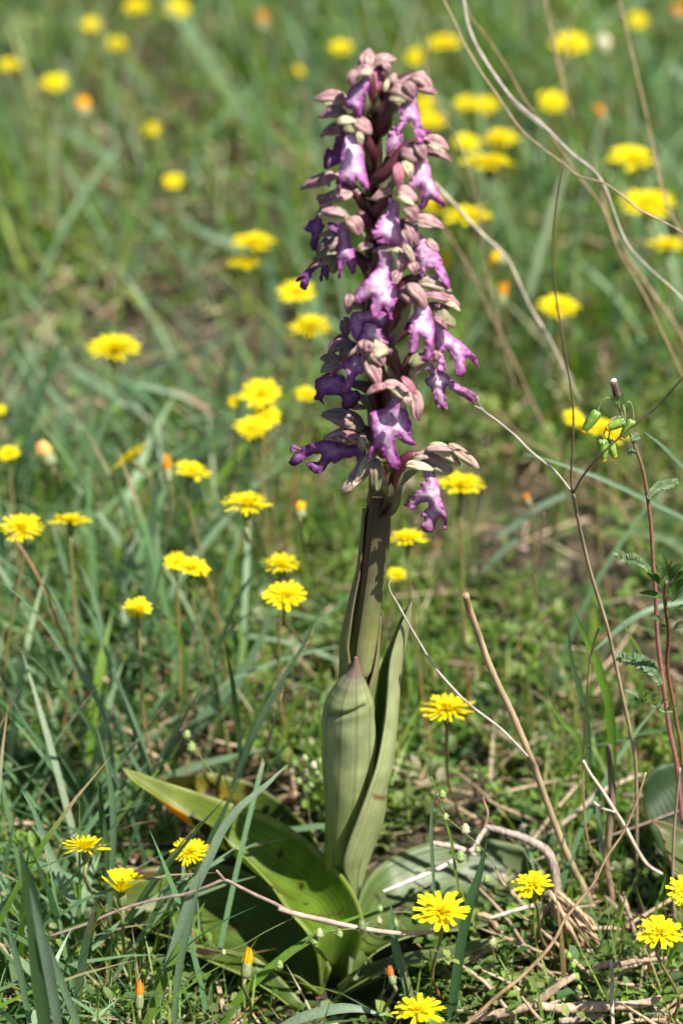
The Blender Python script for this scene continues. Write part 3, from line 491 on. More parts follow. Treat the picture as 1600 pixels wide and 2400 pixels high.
 dict(off=.016, ov=[('G', 1500, 1600), ('G', 1480, 1350), ('G', 1430, 1250)], lips=[], sep=[('G', 1160, 1420, 640, 240, 232, 'pink'), ('G', 1230, 1350, 420, 130, 240, 'cream'), ('G', 1000, 1620, 260, 170, 215, 'tan'), ('G', 1440, 1450, 420, 200, -88, 'green')]),
 # flowers round the far side of the spike
 dict(off=-.012, ov=[('R', 720, 300), ('R', 740, 120), ('D', 300, 1900)], lips=[], sep=[('E', 1280, 500, 330, 260, -60, 'dark')]),
 dict(off=-.014, ov=[('R', 760, 500), ('F', 250, 500), ('F', 350, 300)], lips=[('F', [(360, 540), (460, 540), (450, 620), (400, 700), (340, 760), (300, 680)], -.008, -.008, 'mid')], sep=[('F', 320, 120, 250, 170, 60, 'mauve')]),
]
for fi, f in enumerate(FL):
    pts = []; o = f['off']
    P0 = [zc(*q) for q in f['ov']]
    su, sv = P0[0]; pts.append(at(axis_u(sv + 40), sv + 40, 0.0))
    for i, (u, v) in enumerate(P0):
        t = (i + 1) / len(P0); pts.append(at(u, v, -(o * t + .005 * (1 - t) + (.004 * math.sin(math.pi * t) if o > 0 else 0))))
    ob = MB(OB); r0 = px(OB, 8)
    tube(ob, pts, [r0 * .7, r0 * 1.25, r0 * 1.6, r0 * 1.5, r0 * 1.1], [MAR, (.07, .018, .02), (.085, .02, .026), (.11, .035, .045)], seg=12, n=5, ribs=6, ribamp=.07)
    fo = ob.build('flower', M['ovary'], orchid)
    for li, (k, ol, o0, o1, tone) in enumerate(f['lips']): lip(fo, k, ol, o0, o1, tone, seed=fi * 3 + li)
    for si, (k, cx, cy, ln, wd, ang, tone) in enumerate(f['sep']):
        sepal(fo, k, cx, cy, ln * 1.24, wd * 1.22, ang, tone, o + .003 + .0018 * si, seed=fi * 7 + si)
    # bract beside the ovary
    if fi % 2 == 0 or fi > 20:
        bb = MB(OB); q = [pts[0], pts[1] + Vector((0, -.003, -.002)), pts[min(2, len(pts) - 1)] + Vector((0.0005, -.002, -.004)), pts[-1] + Vector((0, -.002, -.004))]
        ribbon(bb, q, [.002, .007, .006, .004, .0004], [(.10, .05, .04), (.13, .10, .05), (.22, .22, .12), (.26, .27, .14)], fold=.5)
        bb.build('bract', M['sheath'], fo)
# small buds closing the tip of the spike
for (u, v, r) in ((868, 200, 9), (884, 226, 8), (872, 262, 9), (900, 205, 8), (889, 246, 7), (861, 232, 8), (897, 262, 7)):
    c0 = at(u, v, -.006); b = MB(OB); rr = px(c0, r)
    tube(b, [c0 - UP * rr * 1.6, c0 - UP * rr * .5, c0 + UP * rr * .8, c0 + UP * rr * 1.7], [rr * .5, rr, rr * .85, rr * .2], [(.1, .03, .03), (.35, .16, .2), (.55, .32, .36), (.6, .5, .38)], seg=10)
    b.build('bud', M['sepal'], orchid)
#@@PART2@@
# ------------------------------------------------------------------ turf (stuff): real blades, leaflets and litter
def zone_mask(u, v, grow):
    bad = np.zeros(u.shape, bool)
    for poly in LEAFZONES:
        cx = sum(p[0] for p in poly) / len(poly); cy = sum(p[1] for p in poly) / len(poly)
        for du, dv in ((0, 0), (0, grow), (0, grow * .5), (grow * .5, grow * .5), (-grow * .5, grow * .5)): bad |= inpoly(u - du, v - dv, [(cx + (a - cx) * 1.02, cy + (b - cy) * 1.02) for a, b in poly])
    return bad
def to_px(x, y, z=0.0):
    dx = x; dy = y - CY; dz = z - CZ
    f = dy * FWD.y + dz * FWD.z; r = dx; up = dy * UP.y + dz * UP.z
    return 800 + r / f * FPX, 1200 - up / f * FPX
def ground_pts(n, vlo=-350, vhi=2650, ulo=-700, uhi=2300, area=0.35, grow=22, mix=None):
    """places for small plants: thick where the meadow is near, thinning out with distance"""
    ns = int(n * (1 - area)); na = n - ns
    u = rng.uniform(ulo, uhi, ns); v = rng.uniform(vlo, vhi, ns)
    rx = (u - 800) / FPX; ry = -(v - 1200) / FPX
    dy = UP.y * ry + FWD.y; dz = UP.z * ry + FWD.z; t = -CZ / dz
    x = rx * t; y = CY + dy * t
    x2 = rng.uniform(-.75, .75, na); y2 = rng.uniform(-.3, 2.4, na)
    x = np.concatenate([x, x2]); y = np.concatenate([y, y2]); k = (y < 4.5); x = x[k]; y = y[k]
    U, V = to_px(x, y); k = ~zone_mask(U, V, grow) & gapped(x, y)
    return x[k], y[k], U[k], V[k]
GAPS = [(atz(320, 900), .14), (atz(190, 960), .10), (atz(1330, 1330), .11), (atz(1180, 1250), .08), (atz(1450, 1420), .07), (atz(1090, 1860), .035), (atz(1230, 1360), .05), (atz(640, 800), .08), (atz(860, 2290), .03), (atz(720, 1650), .03), (atz(1560, 1560), .04)]
def gapped(x, y, p=.85):
    g = np.zeros(len(x))
    for c, r in GAPS: g = np.maximum(g, np.exp(-(((x - c.x) / r) ** 2 + ((y - c.y) / (r * 1.3)) ** 2) * 1.5))
    return rng.random(len(x)) > g * p * 1.1
def gz(x, y): return 0.006 * np.sin(x * 9.1 + 1.3) * np.sin(y * 7.3) + 0.004 * np.sin(x * 23 + y * 17) - 0.004
def fast_mesh(name, V, Q, Cc, m):
    me = bpy.data.meshes.new(name); nv = len(V); nq = len(Q)
    me.vertices.add(nv); me.vertices.foreach_set('co', V.astype(np.float32).ravel())
    me.loops.add(nq * 4); me.loops.foreach_set('vertex_index', Q.astype(np.int32).ravel())
    me.polygons.add(nq); me.polygons.foreach_set('loop_start', np.arange(0, nq * 4, 4, dtype=np.int32))
    a = me.color_attributes.new('Col', 'FLOAT_COLOR', 'POINT')
    a.data.foreach_set('color', np.concatenate([Cc, np.ones((nv, 1))], 1).astype(np.float32).ravel())
    me.materials.append(m); me.update(calc_edges=True); me.validate()
    me.polygons.foreach_set('use_smooth', [True] * len(me.polygons))
    o = bpy.data.objects.new(name, me); COL.objects.link(o); o['kind'] = 'stuff'; return o
def pick(n, cols, wts, var=.2):
    cols = np.array(cols); wts = np.array(wts, float); wts /= wts.sum()
    c = cols[rng.choice(len(cols), n, p=wts)]; return np.clip(c * (1 + rng.uniform(-var, var, (n, 1))) * (1 + rng.uniform(-var * .3, var * .3, (n, 3))), 0.004, 1)
def blades(name, x, y, h, wd, lean, az, curl, col, m, seg=5, z0=None, tipcol=None, tipp=0.15):
    n = len(x); t = np.linspace(0, 1, seg + 1)[None, :]
    z0 = gz(x, y) if z0 is None else z0
    ang = lean[:, None] + curl[:, None] * t          # angle from the vertical
    dl = h[:, None] / seg
    sx = np.cumsum(np.sin(ang) * dl, 1) - np.sin(ang[:, :1]) * dl; sz = np.cumsum(np.cos(ang) * dl, 1) - np.cos(ang[:, :1]) * dl
    px_ = x[:, None] + np.cos(az)[:, None] * sx; py_ = y[:, None] + np.sin(az)[:, None] * sx; pz = z0[:, None] + sz
    pz = np.maximum(pz, z0[:, None] + 0.0008)
    fa = az + math.pi / 2 + rng.uniform(-.7, .7, n)
    w_ = wd[:, None] * .5 * np.where(t < .75, 1 - .15 * t, np.maximum(0.04, (1 - t) * 3.4))
    ox = np.cos(fa)[:, None] * w_; oy = np.sin(fa)[:, None] * w_
    V = np.stack([np.stack([px_ - ox, py_ - oy, pz], -1), np.stack([px_ + ox, py_ + oy, pz + w_ * .3], -1)], 2).reshape(-1, 3)
    base = (np.arange(n) * (seg + 1) * 2)[:, None]; k = np.arange(seg)[None, :] * 2
    Q = np.stack([base + k, base + k + 1, base + k + 3, base + k + 2], -1).reshape(-1, 4)
    c = np.repeat(col[:, None, :], (seg + 1) * 2, 1)
    if tipcol is not None:
        s = rng.random(n) < tipp; c[s, -4:, :] = np.array(tipcol)
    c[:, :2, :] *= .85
    return fast_mesh(name, V, Q, c.reshape(-1, 3), m)
def leaflets(name, x, y, z, L_, W_, az, pitch, col, m):
    """small folded leaflets, six-sided"""
    n = len(x)
    d = np.stack([np.cos(az) * np.cos(pitch), np.sin(az) * np.cos(pitch), np.sin(pitch)], -1)
    s = np.stack([-np.sin(az), np.cos(az), rng.uniform(-.35, .35, n)], -1); s /= np.linalg.norm(s, axis=1)[:, None]
    up = np.cross(d, s); p = np.stack([x, y, z], -1)
    l = L_[:, None]; w_ = W_[:, None] * .5; fo = rng.uniform(.1, .5, (n, 1))
    B = p; T = p + d * l - up * l * rng.uniform(-.1, .25, (n, 1))
    l1 = p + d * l * .35 + s * w_ * .9 + up * w_ * fo; l2 = p + d * l * .75 + s * w_ * .75 + up * w_ * fo
    r1 = p + d * l * .35 - s * w_ * .9 + up * w_ * fo; r2 = p + d * l * .75 - s * w_ * .75 + up * w_ * fo
    V = np.stack([B, l1, l2, T, r2, r1], 1).reshape(-1, 3)
    b = (np.arange(n) * 6)[:, None]
    Q = np.concatenate([b + np.array([0, 1, 2, 3]), b + np.array([0, 3, 4, 5])], 0)
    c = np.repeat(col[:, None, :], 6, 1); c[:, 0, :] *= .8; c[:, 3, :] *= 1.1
    return fast_mesh(name, V, Q, c.reshape(-1, 3), m)
U_ = rng.uniform; TAU = 2 * math.pi
GRN = [(.125, .22, .035), (.18, .27, .05), (.075, .165, .03), (.24, .31, .09), (.30, .31, .17), (.09, .175, .06)]
TEAL = [(.13, .24, .105), (.19, .30, .155), (.08, .17, .06), (.26, .35, .21)]
FRESH = [(.14, .25, .03), (.19, .30, .04), (.09, .19, .025), (.24, .29, .07)]
DRY = [(.34, .25, .15), (.42, .33, .21), (.25, .17, .09), (.30, .15, .07), (.48, .42, .30)]
# creeping herbs: rosettes of leaflets close to the soil
x, y, uu, vv = ground_pts(30000, grow=6)
k = mnoise; n = len(x)
pat = np.array([mnoise.noise(Vector((a * 9, b * 9, 3))) for a, b in zip(x, y)]); keep = rng.random(n) < np.clip(.6 + pat * 1.7, .08, 1)
x = x[keep]; y = y[keep]; n = len(x); rep = 5
X = np.repeat(x, rep) + rng.normal(0, .003, n * rep); Y = np.repeat(y, rep) + rng.normal(0, .003, n * rep); hz = np.repeat(rng.gamma(1.6, .005, n), rep)
sz = np.repeat(U_(.0032, .0075, n), rep) * (1 + .25 * np.clip(Y, 0, 3))
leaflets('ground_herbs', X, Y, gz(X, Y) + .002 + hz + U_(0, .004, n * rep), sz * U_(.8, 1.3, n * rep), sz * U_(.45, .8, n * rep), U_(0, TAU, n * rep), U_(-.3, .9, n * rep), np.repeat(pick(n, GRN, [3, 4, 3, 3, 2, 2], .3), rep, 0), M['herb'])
# bigger rounded leaves, clover like, in threes
x, y, uu, vv = ground_pts(3000, area=.2, vlo=900, vhi=2600, ulo=-200, uhi=1800, grow=30)
k_ = ~((uu > 1020) & (vv > 2130) & (rng.random(len(x)) < .65)) & ~((uu < 600) & (rng.random(len(x)) < .5)); x = x[k_]; y = y[k_]; n = len(x)
X = np.repeat(x, 3); Y = np.repeat(y, 3); a0 = np.repeat(U_(0, TAU, n), 3) + np.tile([0, 2.09, 4.19], n); s = np.repeat(U_(.0035, .0085, n), 3); hz = np.repeat(U_(.004, .022, n), 3)
leaflets('clover_leaves', X + np.cos(a0) * .0008, Y + np.sin(a0) * .0008, gz(X, Y) + hz, s, s * .95, a0, U_(-.1, .5, n * 3), np.repeat(pick(n, [(.09, .16, .03), (.13, .20, .05), (.19, .24, .09), (.06, .12, .03)], [3, 3, 2, 2], .25), 3, 0), M['herb'])
# fine upright fresh blades
x, y, uu, vv = ground_pts(26000, grow=60); n = len(x)
pat = np.array([mnoise.noise(Vector((a * 5 + 7, b * 5, 8))) for a, b in zip(x, y)]); keep = rng.random(n) < np.clip(.45 + pat * 1.6 + (x > .02) * .15, .06, 1)
keep &= ~((vv > 1900) & (rng.random(n) < .55)); x = x[keep]; y = y[keep]; n = len(x)
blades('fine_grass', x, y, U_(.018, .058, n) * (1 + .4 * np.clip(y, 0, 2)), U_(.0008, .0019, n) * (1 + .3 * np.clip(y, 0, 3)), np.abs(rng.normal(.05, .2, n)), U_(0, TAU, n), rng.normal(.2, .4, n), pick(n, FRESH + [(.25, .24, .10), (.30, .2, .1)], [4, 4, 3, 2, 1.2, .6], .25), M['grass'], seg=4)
# long bluish grass blades, arching to lower left/right
x, y, uu, vv = ground_pts(4300, area=.25, grow=90); n = len(x)
pat = np.array([mnoise.noise(Vector((a * 3 + 2, b * 3, 5))) for a, b in zip(x, y)])
keep = rng.random(n) < np.clip(.42 + pat * 1.3 + (x < -.02) * .28 - ((x > .03) & (y < .6)) * .38, .05, 1); keep &= ~((uu > 500) & (uu < 1150) & (vv > 1250))
x = x[keep]; y = y[keep]; n = len(x)
az = np.where(rng.random(n) < .55, math.pi + rng.normal(.1, .8, n), rng.normal(0, .9, n))
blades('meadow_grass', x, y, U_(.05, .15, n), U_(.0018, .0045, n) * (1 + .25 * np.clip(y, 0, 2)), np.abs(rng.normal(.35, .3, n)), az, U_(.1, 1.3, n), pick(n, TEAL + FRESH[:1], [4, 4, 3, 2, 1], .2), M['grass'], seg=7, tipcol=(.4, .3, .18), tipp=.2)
# low tangle of narrow blue-green blades at left
n = 2300; x = U_(-.36, -.03, n); y = U_(-.16, .55, n); U1, V1 = to_px(x, y); k = ~zone_mask(U1, V1, 120) & ~zone_mask(U1, V1, 40) & ((U1 < 250) | (V1 < 1740)); x = x[k]; y = y[k]; n = len(x)
blades('grass_tangle', x, y, U_(.03, .11, n), U_(.001, .003, n), np.abs(rng.normal(.6, .35, n)), np.where(rng.random(n) < .6, math.pi + rng.normal(0, .7, n), U_(0, TAU, n)), U_(.0, 1.1, n), pick(n, TEAL + GRN[:2], [4, 4, 3, 2, 1, 1], .22), M['grass'], seg=6, tipcol=(.42, .3, .2), tipp=.22)
# fine tangle of thin leaning blades over everything near, with straw among it
x, y, uu, vv = ground_pts(9000, area=.15, vlo=1150, vhi=2650, ulo=-250, uhi=1850, grow=80); n = len(x)
keep = (rng.random(n) < np.where(uu < 520, .95, .5)) & ~((uu > 1050) & (vv > 2100) & (rng.random(n) < .5)); x = x[keep]; y = y[keep]; n = len(x)
blades('thin_grass', x, y, U_(.015, .06, n), U_(.0005, .0013, n), np.abs(rng.normal(.7, .45, n)), U_(0, TAU, n), U_(-.1, .9, n), pick(n, FRESH + TEAL[:2] + [(.45, .34, .2), (.5, .42, .28)], [4, 3, 2, 3, 3, 2, 1.6, 1.2], .25), M['grass'], seg=5)
# distant meadow, thick and soft
n = 15000; x = U_(-1.1, 1.1, n); y = U_(.45, 3.2, n); k_ = gapped(x, y, .95); x = x[k_]; y = y[k_]; n = len(x)
blades('distant_grass', x, y, U_(.03, .14, n), U_(.0015, .004, n), np.abs(rng.normal(.35, .3, n)), np.where(rng.random(n) < .5, math.pi + rng.normal(.1, .9, n), U_(0, TAU, n)), U_(.1, 1., n), pick(n, TEAL + FRESH + GRN[3:5], [4, 4, 2, 3, 2, 2, 1, 2, 2, 2], .2), M['grass'], seg=5)
# litter: straw bits and dead leaf flakes
x, y, uu, vv = ground_pts(9000, grow=8); n = len(x)
blades('straw_litter', x, y, U_(.008, .045, n), U_(.0008, .002, n), U_(1.2, 1.75, n), U_(0, TAU, n), rng.normal(0, .15, n), pick(n, DRY, [4, 3, 3, 1.5, 2], .25), M['litter'], seg=2, z0=gz(x, y) + U_(.001, .012, n))
x, y, uu, vv = ground_pts(15000, grow=8); n = len(x)
s = U_(.0025, .008, n)
leaflets('dead_leaf_flakes', x, y, gz(x, y) + U_(.001, .014, n), s, s * U_(.3, .8, n), U_(0, TAU, n), U_(-.3, .6, n), pick(n, [(.38, .26, .19), (.30, .17, .11), (.20, .10, .05), (.48, .40, .32)], [3, 3, 3, 1.5], .25), M['litter'])
# far meadow, seen only from other places
x = rng.uniform(-9, 9, 9000); y = rng.uniform(3.6, 16, 9000); n = len(x)
blades('far_grass', x, y, U_(.08, .2, n), U_(.01, .03, n), np.abs(rng.normal(.2, .3, n)), U_(0, TAU, n), U_(0, .8, n), pick(n, GRN, [3, 3, 2, 2, 1, 2], .2), M['grass'], seg=3)

# ------------------------------------------------------------------ yellow flowers
YEL = (0.80, 0.68, 0.012); YEL2 = (0.85, 0.60, 0.008); GRC = (.14, .2, .06)
def petal_mesh(seed, L_=1.0, W_=.17, rise=.12, curl=.1, fray=True):
    r_ = random.Random(seed); b = MB(); rows = 6; V = []; F = []
    for i in range(rows):
        t = i / (rows - 1); wd = W_ * (.35 + .65 * min(1, t * 2.2)) * (1 - .18 * max(0, t - .8) * 5 * .5); z = rise * t - curl * t * t + .02 * math.sin(t * 5 + seed)
        for j, xx in enumerate((-1, -.4, .4, 1)):
            ex = (r_.uniform(-.045, .045) if (i == rows - 1 and fray) else 0) - (.03 if i == rows - 1 and abs(xx) == 1 else 0)
            V.append(Vector((t * L_ + ex, xx * wd * .5, z + abs(xx) * wd * .22)))
    for i in range(rows - 1):
        for j in range(3): F.append((i * 4 + j, i * 4 + j + 1, i * 4 + 5 + j, i * 4 + 4 + j))
    b.add(V, F, YEL); return b
def petal_obj_mesh(seed, **kw): return petal_mesh(seed, **kw).mesh('petal', M['petal'])
def add_ring(b, n, r0, L_, W_, elev, seed, jit=.12):
    r_ = random.Random(seed)
    for i in range(n):
        a = TAU * (i + r_.uniform(-.3, .3)) / n; e = elev + r_.uniform(-jit, jit); l = L_ * r_.uniform(.85, 1.08)
        p = petal_mesh(seed * 50 + i, l, W_ * r_.uniform(.8, 1.15), .05, .08)
        Mx = Matrix.Rotation(a, 4, 'Z') @ Matrix.Translation((r0, 0, 0)) @ Matrix.Rotation(-e, 4, 'Y') @ Matrix.Rotation(r_.uniform(-.3, .3), 4, 'X')
        c = tuple(x * (1 - .12 * r_.random()) for x in YEL)
        b.add([Mx @ Vector(v) for v in p.v], p.f, c)
def core(b, st, seed):
    r_ = random.Random(seed + 77)
    if st == 'fine':
        add_ring(b, 20, .03, .80, .12, R(22), seed + 1); add_ring(b, 16, .03, .58, .11, R(40), seed + 2); add_ring(b, 10, .02, .38, .07, R(66), seed + 3)
    elif st == 'cup':
        add_ring(b, 9, .04, .75, .17, R(62), seed + 1); add_ring(b, 7, .03, .5, .14, R(74), seed + 2)
    else:
        add_ring(b, 13, .03, .76, .22, R(20), seed + 1); add_ring(b, 11, .03, .54, .17, R(38), seed + 2); add_ring(b, 7, .02, .3, .09, R(66), seed + 3)
    for i in range(14):      # anthers and styles
        a = r_.uniform(0, TAU); rr = r_.uniform(0, .2); p = Vector((math.cos(a) * rr, math.sin(a) * rr, .05))
        tube(b, [p, p + Vector((math.cos(a) * .05, math.sin(a) * .05, .2)), p + Vector((math.cos(a) * .09, math.sin(a) * .09, .27))], [.012, .012, .008], YEL2, seg=4, n=1)
HM = {}
ST = {'fine': (26, .115, R(5)), 'broad': (17, .215, R(6)), 'cup': (12, .32, R(46))}
def head_mesh(st, var, petals):
    key = (st, var, petals)
    if key not in HM:
        b = MB(); core(b, st, var * 13 + 3)
        if petals: n, W_, e = ST[st]; add_ring(b, n, .04, .95, W_, e, var * 13 + 9)
        HM[key] = b.mesh('flower_head', M['petal'])
    return HM[key]
PM = {st: [petal_obj_mesh(i * 7 + 1, L_=.95, W_=ST[st][1], rise=.05, curl=.1) for i in range(4)] for st in ST}
def involucre_mesh():
    b = MB(); prof = [(.05, -.62), (.12, -.58), (.19, -.42), (.2, -.2), (.17, -.04), (.10, .03)]; n = 12; V = []; F = []; Cc = []
    for i, (r, z) in enumerate(prof):
        for k in range(n):
            a = TAU * k / n; q = r * (1 + .07 * math.cos(k * math.pi)); V.append(Vector((math.cos(a) * q, math.sin(a) * q, z))); Cc.append((.16, .2, .07) if k % 2 else (.09, .12, .05))
    for i in range(len(prof) - 1):
        for k in range(n): F.append((i * n + k, i * n + (k + 1) % n, (i + 1) * n + (k + 1) % n, (i + 1) * n + k))
    b.add(V, F, Cc); return b.mesh('involucre', M['stalk'])
INV = involucre_mesh()
def flower(u, v, wpx, hpx, label, z=.11, roll=0.0, st='broad', near=False, base=None, Y=None, dim=1.0, seed=0, group='yellow daisy-like flowers in the meadow'):
    u, v, wpx, hpx = u / .98, v / .98, wpx / .98, hpx / .98
    r_ = random.Random(seed * 17 + 3)
    H = at(u, v, Y) if Y is not None else atz(u, v, z)
    rad = px(H, wpx) * (.6 if st == 'cup' else .5)
    # tilt the disc so that its outline is as flat as in the photograph
    ve = math.asin(min(1, (CZ - H.z) / (H - C).length)); q = max(.08, min(.97, (hpx - .16 * wpx) / wpx / .9)); tilt = math.asin(q) - ve   # lean to the camera
    if st == 'cup': tilt = -R(14)
    if base is not None:
        B = atz(base[0] / .98, base[1] / .98, 0.0)
    else: B = Vector((H.x + r_.uniform(-.018, .018), H.y + r_.uniform(-.02, .015), 0))
    B.z = gh(B.x, B.y)
    o = thing('yellow_flower', B, label, 'flower', group)
    Rm = Matrix.Rotation(R(roll), 4, 'Y') @ Matrix.Rotation(tilt, 4, 'X') @ Matrix.Rotation(r_.uniform(0, 6), 4, 'Z')
    h = bpy.data.objects.new('flower_head', head_mesh(st, seed % 3, not near)); COL.objects.link(h); h.parent = o
    h.matrix_local = Matrix.Translation(H - B) @ Rm @ Matrix.Scale(rad, 4)
    if near:
        n = ST[st][0]; e0 = ST[st][2]
        for i in range(n):
            p = bpy.data.objects.new('petal', PM[st][r_.randrange(4)]); COL.objects.link(p); p.parent = h
            a = TAU * (i + r_.uniform(-.25, .25)) / n; s = r_.uniform(.88, 1.07)
            p.matrix_local = Matrix.Rotation(a, 4, 'Z') @ Matrix.Translation((.04, 0, 0)) @ Matrix.Rotation(-(e0 + r_.uniform(-.16, .14)), 4, 'Y') @ Matrix.Rotation(r_.uniform(-.25, .25), 4, 'X') @ Matrix.Scale(s, 4)
    iv = bpy.data.objects.new('involucre', INV); COL.objects.link(iv); iv.parent = o
    iv.matrix_local = Matrix.Translation(H - B) @ Rm @ Matrix.Scale(rad * .95, 4)
    nrm = (Rm @ Vector((0, 0, 1))).to_3d() if False else (Rm.to_3x3() @ Vector((0, 0, 1)))
    top = H - nrm * rad * .58; b = MB(B); mid = B.lerp(top, .5) + Vector((r_.uniform(-.006, .006), r_.uniform(-.004, .004), 0))
    red = r_.random() < .5 or near; cb = (.22, .12, .05) if red else (.14, .19, .05)
    tube(b, [B - Vector((0, 0, .003)), B.lerp(mid, .5) + Vector((r_.uniform(-.002, .002), 0, 0)), mid, top - nrm * rad * .8, top], [.0009, .0008, .0007, .0007, .0011], [cb, cb, (.2, .17, .06), (.15, .17, .06)], seg=6, n=4)
    b.build('stem', M['stalk'], o); return o
